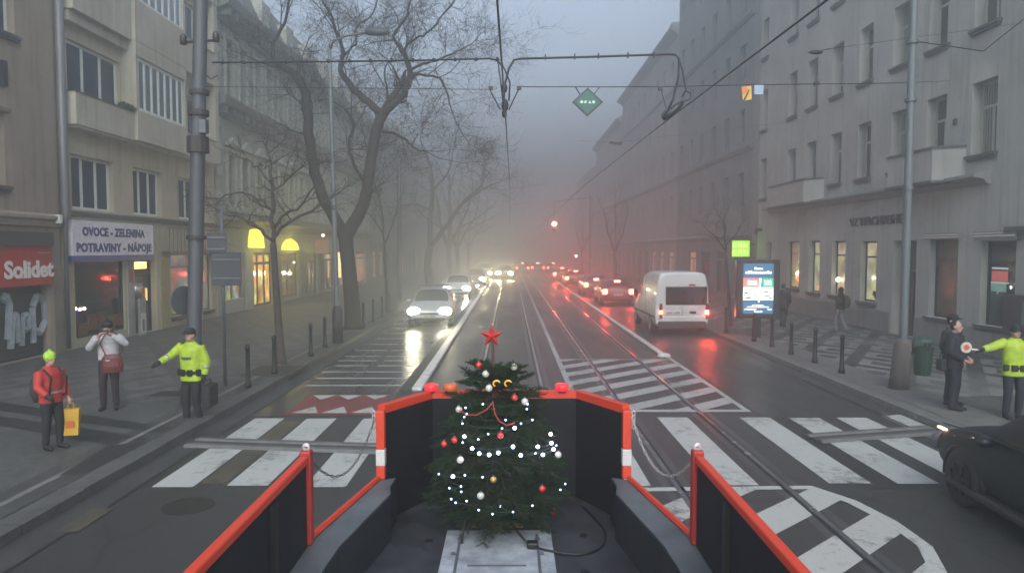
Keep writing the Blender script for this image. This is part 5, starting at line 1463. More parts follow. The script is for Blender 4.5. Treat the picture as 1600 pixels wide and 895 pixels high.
# looking at the rear (local +y): local x is mirrored in the picture because the van faces away
vx=lambda px: -( (px-797)/43.3 - 6.22)
P_(MB().rbox(vx(1105),vx(1040),2.40,2.462,1.1,1.78,.03),'rear_window',mat('dark van glass',(0.018,0.016,0.018),.06,spec=.8),v)
P_(MB().rbox(-.88,.88,2.30,2.52,.24,.5,.05),'rear_bumper',mat('dark bumper',(0.03,0.03,0.032),.6),v)
P_(MB().rbox(-.86,.86,2.36,2.466,.5,.70,.03),'tailgate_lower',WHITEP,v)
plate(v,2.475,.83,1,x=vx(1052),wd=.27)
P_(MB().rbox(vx(1088),vx(1078),2.44,2.475,.8,.88,.01),'badge',DARK,v)
P_(MB().rbox(vx(1081)-.12,vx(1081)+.12,2.44,2.48,1.80,1.86,.01),'brake_light',mat('tail glass',(.25,.01,.01),.2),v)
for px,st,wv in ((1033,14,8),(1108,45,60)):
    xx=vx(px)
    xx=max(-.90,min(.90,xx))
    P_(MB().rbox(xx-.055,xx+.055,2.38,2.475,.60,1.16,.02),'light_cluster',mat('tail glass red',(.22,.012,.012),.15),v)
    P_(MB().rbox(xx-.06,xx+.06,2.40,2.482,.76,.92,.02),'tail_light',emit('van tail light %d'%st,(1,.09,.05),st),v)
    point_light((xx,2.65,.84),wv*.8,(1,.06,.03),.08,v,spot=170,aim=(0,1,0))
for sx in (-1,1):
    P_(MB().ell((sx*1.07,-1.0,1.35),(.09,.07,.17)),'mirror',DPL,v,True)
    P_(MB().rbox(sx*.975-.012,sx*.975+.012,-2.0,2.3,.62,.70,.01),'side_moulding',DPL,v)
    P_(MB().rbox(sx*.97-.01,sx*.97+.012,1.9,1.95,1.25,1.32,.004),'door_handle',DPL,v)
    P_(MB().rbox(sx*.70-.16,sx*.70+.16,-2.42,-2.2,.72,.95,.04),'headlight',mat('headlight glass',(.4,.42,.45),.1),v)
    P_(MB().box(sx*.974-.004,sx*.974+.002,-.72,-.705,.35,1.95),'door_seam',DARK,v)
    P_(MB().box(sx*.974-.004,sx*.974+.002,.55,.565,.35,1.95),'door_seam',DARK,v)
P_(MB().rbox(-.45,.45,-2.47,-2.3,.5,.66,.02),'grille',DPL,v)
P_(MB().box(-.005,.005,2.45,2.456,.7,1.1),'tailgate_seam',DARK,v)
# dark car passing in the right foreground
d_=car('dark blue car passing in the right foreground, cut off at the right edge','car',(6.25,7.0,0),R(180-4),BLUEP,False,False,style='suv',scale=(1,1,.94))
for sx in (-1,1):
    P_(MB().rbox(sx*.80-.02,sx*.80+.03,-2.0,-1.83,.84,.87,.008),'light_strip',emit('side marker glow',(1,.8,.5),2.5),d_)
    P_(MB().tube([(sx*.885,-1.75,.97),(sx*.91,-.9,1.05),(sx*.91,1.5,1.085)],.012,n=6),'trim_line',mat('dull blue trim',(0.03,0.045,0.06),.3,.5),d_)
P_(MB().rbox(-.92,.92,-1.6,1.6,.2,.30,.03),'sill',DPL,d_)
# ================================================================== PEOPLE
def hand(m,wrist,elbow,k,curl=.5,pts_to=None,grow=0.0,flip=1):
    d=(wrist-elbow).normalized()
    lat=d.cross(Vector((0,0,1)))
    if lat.length<.2: lat=Vector((0,1,0))
    lat.normalize(); nrm=lat.cross(d).normalized()*flip
    g=grow
    c=wrist+d*.045*k
    m.tube([wrist-d*.02,wrist+d*.015*k,wrist+d*.05*k,wrist+d*.088*k],[.026*k+g,.03*k+g,.037*k+g,.034*k+g],n=10)
    for i,(o,L) in enumerate(((-.030,.062),(-.010,.074),(.011,.070),(.030,.054))):
        b=wrist+d*.078*k+lat*o*k
        p1=b+d*L*.5*k; a=curl*1.1
        d2=(d*math.cos(a)-nrm*math.sin(a)); p2=p1+d2*L*.35*k
        d3=(d*math.cos(2*a)-nrm*math.sin(2*a)); p3=p2+d3*L*.3*k
        m.tube([b,p1,p2,p3],[.0095*k+g,.009*k+g,.0085*k+g,.007*k+g],n=6)
    t0=wrist+d*.03*k-lat*.028*k; t1=t0+(d*.6-lat*.75).normalized()*.038*k; t2=t1+(d*.9-lat*.2-nrm*curl*.5).normalized()*.034*k
    m.tube([t0,t1,t2],[.013*k+g,.011*k+g,.009*k+g],n=6)
BASE={'hip_l':(.09,0,.92),'hip_r':(-.09,0,.92),'knee_l':(.105,-.03,.50),'knee_r':(-.105,-.03,.50),'ank_l':(.11,.02,.085),'ank_r':(-.11,.02,.085),
      'toe_l':(.135,-.17,.035),'toe_r':(-.135,-.17,.035),'sh_l':(.185,0,1.42),'sh_r':(-.185,0,1.42),'el_l':(.25,.03,1.14),'el_r':(-.25,.03,1.14),
      'wr_l':(.25,-.08,.90),'wr_r':(-.25,-.08,.90),'head':(0,-.02,1.615)}
def person(label,loc,rz,k,pose,jacket,trousers,shoes,hair,hat=None,hat_kind=None,gloves=None,hood=None,group=None,puff=1.0,long_=.86,curl=.5):
    J={n:Vector(v)*k for n,v in BASE.items()}
    for n,v in pose.items(): J[n]=Vector(v)*k
    t=thing('person',label,'person',loc,rz,group)
    H=J['head']
    b=MB()
    b.ell(H+Vector((0,.008,.02))*k,(.077*k,.094*k,.108*k),14,10); b.ell(H+Vector((0,-.02,-.05))*k,(.058*k,.068*k,.07*k),12,8)
    b.ell(H+Vector((0,-.098,-.012))*k,(.013*k,.02*k,.026*k),8,6)
    for sx in (-1,1): b.ell(H+Vector((sx*.078,.01,0))*k,(.012*k,.022*k,.032*k),8,6)
    b.tube([H+Vector((0,.02,-.06))*k,(0,.015*k,1.47*k),(0,.01*k,1.36*k)],[.055*k,.056*k,.09*k],n=12)
    b.etube([(0,0,.86*k,.15*k,.10*k),(0,0,1.05*k,.13*k,.09*k),(0,0,1.28*k,.15*k,.10*k),(0,0,1.42*k,.15*k,.08*k),(0,.01*k,1.46*k,.06*k,.06*k)],14)
    for s_ in ('l','r'):
        b.tube([J['sh_'+s_],J['el_'+s_],J['wr_'+s_]],[.05*k,.042*k,.03*k],n=10)
        hand(b,J['wr_'+s_],J['el_'+s_],k,curl,flip=1 if s_=='l' else 1)
        b.tube([J['hip_'+s_],J['knee_'+s_],J['ank_'+s_]],[.082*k,.058*k,.042*k],n=10)
        b.tube([J['ank_'+s_]+Vector((0,.03*k,-.03*k)),J['toe_'+s_]],[.038*k,.03*k],n=8)
    body=b.build('body',SKIN); body.parent=t; remesh(body,.0085,4)
    j=MB(); p=puff
    j.etube([(0,0,long_*k,.185*k*p,.135*k*p),(0,0,1.0*k,.178*k*p,.128*k*p),(0,0,1.2*k,.188*k*p,.135*k*p),(0,.0,1.36*k,.2*k*p,.125*k*p),(0,.005*k,1.44*k,.15*k*p,.1*k),(0,.01*k,1.51*k,.075*k,.075*k)],20)
    for s_ in ('l','r'):
        e,wv,sh=J['el_'+s_],J['wr_'+s_],J['sh_'+s_]
        j.tube([sh*.93+Vector((0,0,.07*k)),sh,sh*.5+e*.5,e,e*.5+wv*.5,wv*.92+e*.08],[.06*k,.082*k*p,.075*k*p,.068*k*p,.062*k*p,.052*k*p],n=12)
    jk=j.build('jacket',jacket); jk.parent=t; remesh(jk,.016,4)
    q=MB()
    q.etube([(0,0,.80*k,.165*k,.12*k),(0,0,.93*k,.165*k,.12*k),(0,0,1.02*k,.15*k,.11*k)],16)
    for s_ in ('l','r'):
        h_,kn,an=J['hip_'+s_],J['knee_'+s_],J['ank_'+s_]
        q.tube([h_+Vector((0,0,.03*k)),h_*.5+kn*.5,kn,kn*.45+an*.55,an+Vector((0,0,.01*k))],[.098*k,.09*k,.074*k,.066*k,.062*k],n=12)
    tr=q.build('trousers',trousers); tr.parent=t; remesh(tr,.016,3)
    for s_ in ('l','r'):
        a,o=J['ank_'+s_],J['toe_'+s_]
        f=MB(); dd=(o-a); dd.z=0; dd.normalize()
        back=Vector((a.x,a.y,o.z+.008*k))-dd*.045*k
        f.tube([back,back+dd*.08*k,o*.5+back*.5+Vector((0,0,.01*k)),o,o+dd*.035*k],[.042*k,.05*k,.05*k,.044*k,.02*k],n=10)
        f.tube([a+Vector((0,0,.04*k)),Vector((a.x,a.y,o.z+.015*k))],[.048*k,.046*k],n=10)
        sh_=f.build('shoe',shoes); sh_.parent=t; remesh(sh_,.012,3)
    for sx in (-1,1):
        e=MB().ell(H+Vector((sx*.03,-.083,.012))*k,(.011*k,.008*k,.007*k),8,6).build('eye',mat('dark eye',(.02,.015,.015),.3)); e.parent=t
    mo=MB().ell(H+Vector((0,-.085,-.062))*k,(.022*k,.008*k,.006*k),8,6).build('mouth',mat('lips',(.3,.12,.1),.5)); mo.parent=t
    hr=MB().ell(H+Vector((0,.03,.028))*k,(.084*k,.088*k,.108*k),14,10)
    if hair[1]=='long': hr.etube([(0,.06*k,H.z-.2*k,.06*k,.035*k),(0,.07*k,H.z-.08*k,.085*k,.055*k),(0,.05*k,H.z+.03*k,.085*k,.08*k)],12)
    ho=hr.build('hair',hair[0],smooth=True); ho.parent=t
    if hat_kind=='cap':
        m=MB().ell(H+Vector((0,.01,.065))*k,(.093*k,.107*k,.078*k),14,10); m.ell(H+Vector((0,-.1,.052))*k,(.07*k,.07*k,.012*k),12,6)
        m.lathe([(.094*k,0),(.097*k,.03*k)],c=tuple(H+Vector((0,.01,.045))*k),n=16)
        o=m.build('cap',hat,smooth=True); o.parent=t
    if hat_kind=='beanie':
        m=MB().ell(H+Vector((0,.012,.06))*k,(.1*k,.112*k,.105*k),16,10); m.ell(H+Vector((0,.012,.165))*k,(.03*k,.03*k,.028*k),8,6)
        m.lathe([(.1*k,0),(.104*k,.02*k),(.1*k,.045*k)],c=tuple(H+Vector((0,.012,.035))*k),n=18)
        o=m.build('beanie',hat,smooth=True); o.parent=t
    if hood:
        m=MB().ell(H+Vector((0,.035,.02))*k,(.108*k,.105*k,.135*k),14,10); m.ell(H+Vector((0,.03,-.12))*k,(.12*k,.1*k,.07*k),14,8)
        o=m.build('hood',hood,smooth=True); o.parent=t
    if gloves:
        for s_ in gloves[1]:
            m=MB(); hand(m,J['wr_'+s_],J['el_'+s_],k,curl,grow=.004)
            d=(J['wr_'+s_]-J['el_'+s_]).normalized(); m.tube([J['wr_'+s_]-d*.05*k,J['wr_'+s_]+d*.02*k],[.045*k,.04*k],n=10)
            o=m.build('glove',gloves[0]); o.parent=t; remesh(o,.007,2)
    return t,J
def band(t,J,k,z,th,m,name,p=1.03,rx=.185,ry=.135):
    o=MB().lathe([(1,0),(1,th)],n=28)
    o.v=[(x*rx*k*p,y*ry*k*p,zz+z*k) for x,y,zz in o.v]
    q=o.build(name,m); q.parent=t; return q
def sleeve_band(t,a,b,f,r,m,name='reflective_band',L=.05):
    p=a.lerp(b,f); d=(b-a).normalized()
    q=MB().tube([p-d*L/2,p+d*L/2],[r,r],n=14).build(name,m,smooth=True); q.parent=t
HIVIS=mat('hi-vis yellow cloth',(0.40,0.56,0.03),.6,var=.35,vscale=7,bump=1.0,bscale=11)
NAVY=mat('navy cloth',(0.012,0.014,0.024),.75,var=.4,vscale=8,bump=1.0,bscale=11)
BLACKC=mat('black cloth',(0.012,0.012,0.013),.75,var=.4,vscale=8,bump=1.0,bscale=11)
REFL=mat('dark blue stripe',(0.03,0.06,0.10),.5)
SILV=mat('grey reflective stripe',(0.35,0.4,0.38),.35,.3)
BELT=mat('black belt',(0.01,0.01,0.01),.5)
DHAIR=mat('dark hair',(0.015,0.011,0.009),.6)
def officer_kit(t,J,k):
    band(t,J,k,1.19,.05*k,REFL,'chest_stripe',1.04,.193,.142)
    band(t,J,k,.925,.06*k,BELT,'belt',1.05,.186,.138)
    for a,w_ in ((-1.9,.05),(-1.2,.045),(-2.6,.055),(-.4,.05)):
        x,y=.19*k*math.cos(a),.14*k*math.sin(a)
        m=MB().rbox(x-w_,x+w_,y-.03,y+.03,.90*k,1.02*k,.012); o=m.build('belt_pouch',BELT); o.parent=t
    for s_ in 'lr': sleeve_band(t,J['el_'+s_],J['wr_'+s_],.35,.069*k,SILV)
    band(t,J,k,1.1,.035*k,SILV,'reflective_band',1.035,.19,.138)

# --- officer on the left, arm stretched out to hold people back
p=on_ground(301,663,.0)
k=.985
t,J=person('person in yellow hi-vis jacket and dark cap, right arm held out beside the dark pole',(p.x,p.y,0.0),R(-14),k,
  {'el_r':(-.36,-.08,1.24),'wr_r':(-.43,-.30,1.15),'el_l':(.27,.06,1.14),'wr_l':(.25,.02,.89),'knee_r':(-.10,-.03,.5),'ank_r':(-.12,.0,.085),'toe_r':(-.16,-.17,.035),'ank_l':(.10,.06,.085),'toe_l':(.19,-.10,.035)},
  HIVIS,BLACKC,BLACKC,(DHAIR,'short'),NAVY,'cap',(BLACKC,'lr'),puff=1.1,long_=.80)
officer_kit(t,J,k)
wl=Matrix.LocRotScale(t.location,t.rotation_euler,t.scale)@J['wr_l']
o=thing('carry_case','black carry case hanging from the left officer at the dark pole','case',(wl.x+.03,wl.y,wl.z-.55))
MB().rbox(wl.x-.04,wl.x+.12,wl.y-.06,wl.y+.3,wl.z-.56,wl.z-.16,.03).build('case_body',BLACKC,o)
MB().tube([(wl.x+.03,wl.y+.03,wl.z-.17),(wl.x+.03,wl.y+.04,wl.z-.08),(wl.x+.03,wl.y+.18,wl.z-.08),(wl.x+.03,wl.y+.2,wl.z-.17)],.012).build('handle',BELT,o)

# --- person photographing, white jacket and red bag
p=on_ground(172,639,.12); k=.95
t,J=person('person in white jacket and dark beanie, both hands raised to the face for a photo',(p.x,p.y,.12),R(18),k,
  {'el_r':(-.30,-.14,1.24),'wr_r':(-.10,-.27,1.47),'el_l':(.33,-.12,1.30),'wr_l':(.10,-.25,1.49),'head':(0,-.035,1.61)},
  mat('white jacket cloth',(0.46,0.45,0.47),.75,var=.3,vscale=6,bump=1.0,bscale=11),mat('dark plum trousers',(0.022,0.016,0.022),.8),BLACKC,(mat('brown hair',(0.09,0.05,0.03),.6),'long'),BLACKC,'beanie',puff=1.02,long_=.98,curl=.8)
MW=Matrix.LocRotScale(t.location,t.rotation_euler,t.scale)
def wp(v): return MW@Vector(v)
o=thing('phone','dark phone held up at the face of the person in white','phone',tuple(wp((0,-.31*k,1.56*k))),R(18))
q=MB().rbox(-.075,.075,-.005,.005,-.035,.035,.004).build('phone_body',DARK); q.parent=o
q=MB().box(-.065,.065,.0055,.0065,-.03,.03).build('screen',mat('phone screen',(.1,.1,.12),.1)); q.parent=o
o=thing('shoulder_bag','dark red shoulder bag on the hip of the person in white','bag',tuple(wp((.10*k,-.2*k,.93*k))),R(18))
m=MB().etube([(0,0,-.16,.17,.07),(0,0,-.05,.19,.085),(0,0,.1,.17,.07),(0,0,.17,.12,.03)],14); q=m.build('bag_body',mat('dark red leather',(0.13,0.018,0.022),.5,var=.3,vscale=5),smooth=False); q.parent=o
q=MB().tube([(-.1,0,.15),(-.2,.04,.38),(-.08,.12,.62),(.1,.2,.5),(.14,.2,.2),(.1,.05,.14)],.012).build('strap',mat('dark red leather',(0,0,0)),); q.parent=o
q=MB().box(-.09,-.02,-.088,-.082,.06,.085).build('tag',SILV); q.parent=o

# --- child-sized person with lime beanie
p=on_ground(82,700,.12); k=.83
t,J=person('person in lime beanie and red jacket holding a yellow bag, leftmost on the pavement',(p.x,p.y,.12),R(68),k,
  {'el_r':(-.26,-.05,1.15),'wr_r':(-.22,-.25,1.0),'el_l':(.25,.0,1.13),'wr_l':(.24,-.13,.90),'ank_l':(.10,-.06,.085),'toe_l':(.12,-.25,.035),'knee_l':(.10,-.08,.5)},
  mat('red jacket cloth',(0.45,0.035,0.026),.65,var=.4,vscale=7,bump=1.0,bscale=11),BLACKC,BLACKC,(DHAIR,'short'),mat('lime wool',(0.38,0.64,0.06),.85,var=.35,vscale=14,bump=1.0,bscale=40),'beanie',(BLACKC,'r'),puff=1.12,long_=.84)
band(t,J,k,1.02,.035*k,SILV,'reflective_band',1.1,.185,.135)
MW=Matrix.LocRotScale(t.location,t.rotation_euler,t.scale)
o=thing('backpack','dark backpack on the back of the person in the red jacket','backpack',tuple(wp((0,.21*k,1.12*k))),R(68))
q=MB().etube([(0,0,-.23,.13,.07),(0,.03,-.1,.16,.11),(0,.02,.1,.15,.1),(0,-.01,.22,.1,.06)],14).build('pack_body',mat('grey brown canvas',(0.035,0.03,0.03),.8,var=.4,vscale=6),smooth=True); q.parent=o
for sx in (-1,1):
    q=MB().tube([(sx*.09,-.03,.2),(sx*.11,-.2,.28),(sx*.12,-.37,.16),(sx*.13,-.33,-.1),(sx*.12,-.1,-.2)],.016).build('strap',BELT); q.parent=o
hp=wp(J['wr_l']+Vector((0,-.05*k,-.09*k)))
o=thing('carrier_bag','yellow carrier bag with orange print held by the person in red','bag',(hp.x,hp.y,hp.z-.5),R(15))
q=MB().prism([(-.10,-.045,.0),(.10,-.045,.0),(.115,-.02,.4),(-.115,-.02,.4)],(0,.09,0)).build('bag_body',mat('yellow plastic',(0.52,0.3,0.015),.45,var=.2,vscale=6),fixn=True); q.parent=o
q=MB().box(-.06,.05,-.055,-.045,.12,.22).build('print',mat('orange print',(0.5,0.12,0.02),.5)); q.parent=o
for yy in (-.02,.05):
    q=MB().tube([(-.05,yy,.39),(-.03,yy*.5,.49),(.03,yy*.5,.49),(.05,yy,.39)],.006).build('handle',mat('yellow plastic',(0,0,0))); q.parent=o

# --- two people in dark clothes on the right, one hidden behind the other
p=on_ground(1489,640,.12); k=.96
t,J=person('person in black coat standing left of the right officer, hands in front',(p.x,p.y,.12),R(38),k,
  {'el_l':(.25,-.02,1.14),'wr_l':(.10,-.2,1.03),'el_r':(-.25,-.02,1.14),'wr_r':(-.08,-.2,1.0),'knee_l':(.07,-.03,.5),'knee_r':(-.07,-.03,.5),'ank_l':(.07,.02,.085),'ank_r':(-.07,.02,.085),'toe_l':(.08,-.17,.035),'toe_r':(-.08,-.17,.035)},
  mat('black coat cloth',(0.014,0.016,0.024),.75,var=.4,vscale=8,bump=1.0,bscale=11),NAVY,BLACKC,(DHAIR,'short'),None,None,puff=1.08,long_=.82)
t,J=person('person in dark cap mostly hidden behind the person in the black coat',(p.x+.2,p.y+.42,.12),R(30),1.0,
  {'ank_l':(.08,.02,.085),'ank_r':(-.08,.02,.085),'knee_l':(.08,-.03,.5),'knee_r':(-.08,-.03,.5),'toe_l':(.09,-.17,.035),'toe_r':(-.09,-.17,.035)},mat('dark green grey jacket',(0.025,0.03,0.03),.75),NAVY,BLACKC,(DHAIR,'short'),BLACKC,'cap',puff=1.0)
MW=Matrix.LocRotScale((p.x,p.y,.12),bpy.data.objects['person'].rotation_euler,(1,1,1))
o=thing('handbag','small black bag at the hip of the person in the black coat','bag',(p.x-.24,p.y-.02,.9))
MB().rbox(p.x-.31,p.x-.19,p.y-.1,p.y+.08,.86,1.08,.03).build('bag_body',BELT,o)
MB().tube([(p.x-.25,p.y-.05,1.07),(p.x-.19,p.y-.1,1.3),(p.x-.02,p.y-.06,1.55),(p.x-.16,p.y+.12,1.35),(p.x-.25,p.y+.05,1.07)],.009).build('strap',BELT,o)

# --- officer on the right with a stop paddle
p=on_ground(1581,664,.0); k=.95
t,J=person('person in yellow hi-vis jacket at the right edge, arm stretched out holding a round paddle',(p.x,p.y,.12),R(-6),k,
  {'el_r':(-.44,-.05,1.33),'wr_r':(-.64,-.14,1.30),'el_l':(.27,.05,1.14),'wr_l':(.24,-.08,.92)},
  HIVIS,NAVY,BLACKC,(DHAIR,'short'),BLACKC,'beanie',(NAVY,'lr'),puff=1.12,long_=.80)
officer_kit(t,J,k)
MW=Matrix.LocRotScale(t.location,t.rotation_euler,t.scale)
hp=wp(J['wr_r']+(J['wr_r']-J['el_r']).normalized()*.07*k)
o=thing('stop_paddle','small round white paddle with red centre in the right officer\'s glove','paddle',tuple(hp))
MB().tube([hp,hp+Vector((-.14,0,.02))],.014).build('handle',WHITEFRAME,o)
c=hp+Vector((-.235,0,.05))
MB().lathe([(.095,-.012),(.095,.012)],c=tuple(c),n=24,axis='y').build('disc',mat('white paddle',(.55,.5,.42),.4),o)
MB().lathe([(.05,-.014),(.05,.014)],c=tuple(c),n=20,axis='y').build('centre',mat('red paddle centre',(.5,.1,.05),.4),o)

# --- two walkers on the far right pavement
p=on_ground(1312,519,.12)
t,J=person('person walking with hood up and a backpack, in front of the lit windows',(p.x,p.y,.12),R(215),.93,
  {'knee_l':(.09,-.14,.52),'ank_l':(.09,-.1,.1),'toe_l':(.1,-.29,.05),'knee_r':(-.09,.02,.5),'ank_r':(-.09,.25,.13),'toe_r':(-.1,.08,.035),'el_l':(.27,.12,1.16),'wr_l':(.24,.05,.92),'el_r':(-.27,-.05,1.15),'wr_r':(-.2,-.2,.98)},
  mat('dark jacket',(0.025,0.023,0.022),.8),mat('pale jeans',(0.2,0.2,0.24),.8,var=.2,vscale=6),mat('light shoes',(0.12,0.12,0.12),.6),(DHAIR,'short'),None,None,hood=mat('dark jacket',(0,0,0)),puff=1.12,long_=.88)
MW=Matrix.LocRotScale(t.location,t.rotation_euler,t.scale)
o=thing('backpack','olive dark backpack on the hooded walker by the lit windows','backpack',tuple(wp((0,.22,1.12))),R(215))
q=MB().etube([(0,0,-.22,.12,.07),(0,.03,-.1,.15,.11),(0,.02,.1,.14,.1),(0,-.01,.21,.1,.06)],14).build('pack_body',mat('olive canvas',(0.05,0.045,0.022),.8,var=.3,vscale=6),smooth=True); q.parent=o
for sx in (-1,1):
    q=MB().tube([(sx*.09,-.03,.19),(sx*.1,-.2,.25),(sx*.11,-.36,.14),(sx*.12,-.3,-.1),(sx*.11,-.1,-.19)],.016).build('strap',BELT); q.parent=o
p=on_ground(1223,510,.12)
t,J=person('person in dark brown coat walking just behind the lit advert panel',(p.x,p.y,.12),R(150),.95,
  {'knee_l':(.09,-.16,.52),'ank_l':(.09,-.16,.1),'toe_l':(.1,-.34,.05),'ank_r':(-.09,.22,.11),'toe_r':(-.1,.05,.035),'wr_l':(.3,.1,.92),'wr_r':(-.22,-.15,.95)},
  mat('dark brown coat',(0.035,0.026,0.024),.8),BLACKC,BLACKC,(DHAIR,'short'),None,None,puff=1.1,long_=.76)
# ================================================================== FLAT WAGON UNDER THE CAMERA
ORANGE=paint_mat('orange red paint',(0.55,0.045,0.016),(0.10,0.035,0.022),.12)
REDPOST=paint_mat('red post paint',(0.32,0.028,0.022),(0.07,0.03,0.022),.2)
BANDW=paint_mat('white post band',(0.52,0.52,0.5),(0.2,0.18,0.16),.2)
PANEL=mat('dark panel sheet',(0.009,0.011,0.014),.7,spec=.2,var=.3,vscale=2.5,bump=.05,bscale=8)
PANEL2=mat('dark panel sheet outer',(0.014,0.017,0.02),.6,spec=.25,var=.3,vscale=2)
DECK=mat('dark deck plate', (0.036,0.04,0.045),.5,var=.45,vscale=3.5,bump=.15,bscale=30,rvar=.15)
STEP=mat('grey step plate',(0.095,0.11,0.12),.5,var=.35,vscale=4,bump=.1,bscale=40)
PLATEG=mat('worn grey plate',(0.32,0.35,0.38),.55,var=.4,vscale=7,bump=.15,bscale=30,col2=(0.17,0.19,0.21))
DZ=.95
wg=thing('rail_wagon','flat rail wagon with dark panels, orange top rails and grey side steps in the foreground','rail wagon',(0,3.2,0))
nose=[(-.955,5.5),(-.635,6.06),(.635,6.06),(.955,5.5)]
ZS=1.30
outline=[(-1.2,-.6),(-1.2,4.25),(-.965,5.48),(-.65,6.1),(.65,6.1),(.965,5.48),(1.2,4.25),(1.2,-.6)]
MB().prism([(x,y,DZ-.13) for x,y in outline],(0,0,.13)).build('deck',DECK,wg,fixn=True)
MB().box(-.9,.9,-.5,5.6,.38,.815).build('chassis',DARK,wg)
for yy in (.5,4.2):
    for sx in (-1,1):
        MB().lathe([(.36,-.05),(.36,.03),(.33,.05),(.12,.06)],c=(sx*.717,yy,.345),n=26,axis='x').build('rail_wheel',DARK,wg)
# front screen: three bent panels with rails on top
ZT=1.845
def seg_panel(a,b,z0,z1,name,m,th=.03):
    a,b=Vector((*a,0)),Vector((*b,0)); d=(b-a).normalized(); n=Vector((d.y,-d.x,0))
    mb=MB(); mb.prism([a+Vector((0,0,z0)),b+Vector((0,0,z0)),b+Vector((0,0,z1)),a+Vector((0,0,z1))],n*th)
    return mb.build(name,m,wg,fixn=True)
for i in range(3):
    seg_panel(nose[i],nose[i+1],DZ+.003,ZT-.03,'front_panel',PANEL,.025)
m=MB()
P3=[Vector((x,y,ZT)) for x,y in nose]
for i in range(3):
    a,b=P3[i],P3[i+1]; d=(b-a).normalized(); n=Vector((d.y,-d.x,0))
    m.obox((a+b)/2-n*.012,d*(b-a).length/2,n*.035,(0,0,.032+.001*i))
rl=m.build('top_rail',ORANGE,wg)
for sx in (-1,1):
    x,y=sx*.965,5.47
    m=MB().rbox(x-.034,x+.034,y-.04,y+.04,ZS+.2401,ZT-.0,.008); po=m.build('post',ORANGE,wg)
    MB().rbox(x-.036,x+.036,y-.042,y+.042,ZS+.11,ZS+.24,.006).build('white_band',BANDW,po)
    MB().rbox(x-.034,x+.034,y-.04,y+.04,ZS+.005,ZS+.109,.008).build('post',ORANGE,wg)
    # hook with short chain at the post head
    m=MB()
    for q in range(4): m.tube([(x+sx*.05+.012*math.cos(a),y-.03,ZT-.02-q*.035+.02*math.sin(a)) for a in [R(45*i) for i in range(9)]],.005,n=5)
    m.build('chain_end',mat('pale chain',(.45,.4,.4),.4,.4),wg)
# warning lamps on the top rail
for px,c_,st in ((683,'red',.5),(713,'orange',.10),(887,'red',.6)):
    p=at_depth(px,609,6.05)
    o=MB().lathe([(.05,0),(.06,.012),(.06,.05),(.052,.06),(.0,.062)],c=(p.x,6.05,ZT+.035),n=18)
    o.build('warning_lamp',mat('warning lamp '+c_,(.45,.02,.03) if c_=='red' else (.5,.1,.03),.25,emis=(1,.05,.06) if c_=='red' else (1,.25,.08),estr=st),wg,smooth=True)
    MB().box(p.x-.03,p.x+.03,6.02,6.08,ZT+.02,ZT+.036).build('lamp_foot',DARK,wg)
# side panels near the camera
for sx in (-1,1):
    x=sx*1.19
    MB().box(x-.014,x+.014,-.3,4.17,ZS+.01,1.81).build('side_panel',PANEL2,wg)
    MB().rbox(x-.025,x+.025,-.3,4.18,1.812,1.862,.01).build('top_rail',ORANGE,wg)
    MB().rbox(x-.034,x+.034,4.19,4.26,ZS+.005,1.885,.01).build('post',REDPOST,wg)
    m=MB()
    for q in range(3): m.tube([(x+.018*math.cos(a),4.225+.0*q,1.895+.006*q+.018*math.sin(a)) for a in [R(45*i) for i in range(9)]],.006,n=5)
    m.build('chain_end',MATS['pale chain'],wg)
    for yy in (3.55,2.5):
        m=MB().box(x-sx*.015,x-sx*.04,yy-.03,yy+.03,ZS+.01,1.80); m.build('panel_rib',DARK,wg)
    # sill rail running forward to the front screen
    a=Vector((sx*1.2,4.27,ZS+.012)); b_=Vector((sx*.985,5.43,ZS+.012)); 
    m=MB().tube([a,b_],[.022,.022],n=6); m.build('sill_rail',ORANGE,wg)
    # step / trough box along the side
    top=[(sx*1.195,-.4),(sx*1.195,4.25),(sx*.975,5.44),(sx*.85,5.5),(sx*.86,5.28),(sx*.83,5.12),(sx*.985,4.2),(sx*1.0,3.9),(sx*1.0,-.4)]
    MB().prism([(x_,y_,DZ+.004) for x_,y_ in top],(0,0,ZS-.01-DZ-.004)).build('side_step',mat('dark step side',(0.02,0.024,0.028),.5,var=.3,vscale=4),wg,fixn=True)
    ins=[(sx*1.19,-.4),(sx*1.19,4.245),(sx*.97,5.43),(sx*.855,5.49),(sx*.865,5.28),(sx*.836,5.125),(sx*.99,4.205),(sx*1.005,3.9),(sx*1.005,-.4)]
    MB().prism([(x_,y_,ZS-.008) for x_,y_ in ins],(0,0,.008)).build('step_top',STEP,wg,fixn=True)
m=MB().rbox(-.43,.36,3.3,5.28,DZ+.002,DZ+.012,.004); m.build('deck_plate',PLATEG,wg)
m=MB(); m.box(-.24,.16,4.66,4.68,DZ+.0125,DZ+.016); m.box(-.33,-.31,3.4,5.2,DZ+.0125,DZ+.016); m.box(.24,.26,3.4,5.2,DZ+.0125,DZ+.016)
for (x,y) in ((-.34,4.45),(.27,4.45),(-.35,4.85),(.27,4.85),(-.32,5.1),(.25,5.1)): m.lathe([(.018,0),(.018,.012)],c=(x,y,DZ+.012),n=8)
m.build('plate_ribs',mat('plate rib',(0.1,0.11,0.12),.5,var=.3,vscale=8),wg)
m=MB()
for (x,y) in ((-.58,4.35),(.55,4.6),(-.55,5.1),(.6,5.2)): m.lathe([(.03,0),(.03,.006),(.012,.006)],c=(x,y,DZ+.001),n=12)
m.build('deck_eyelet',DARK,wg)
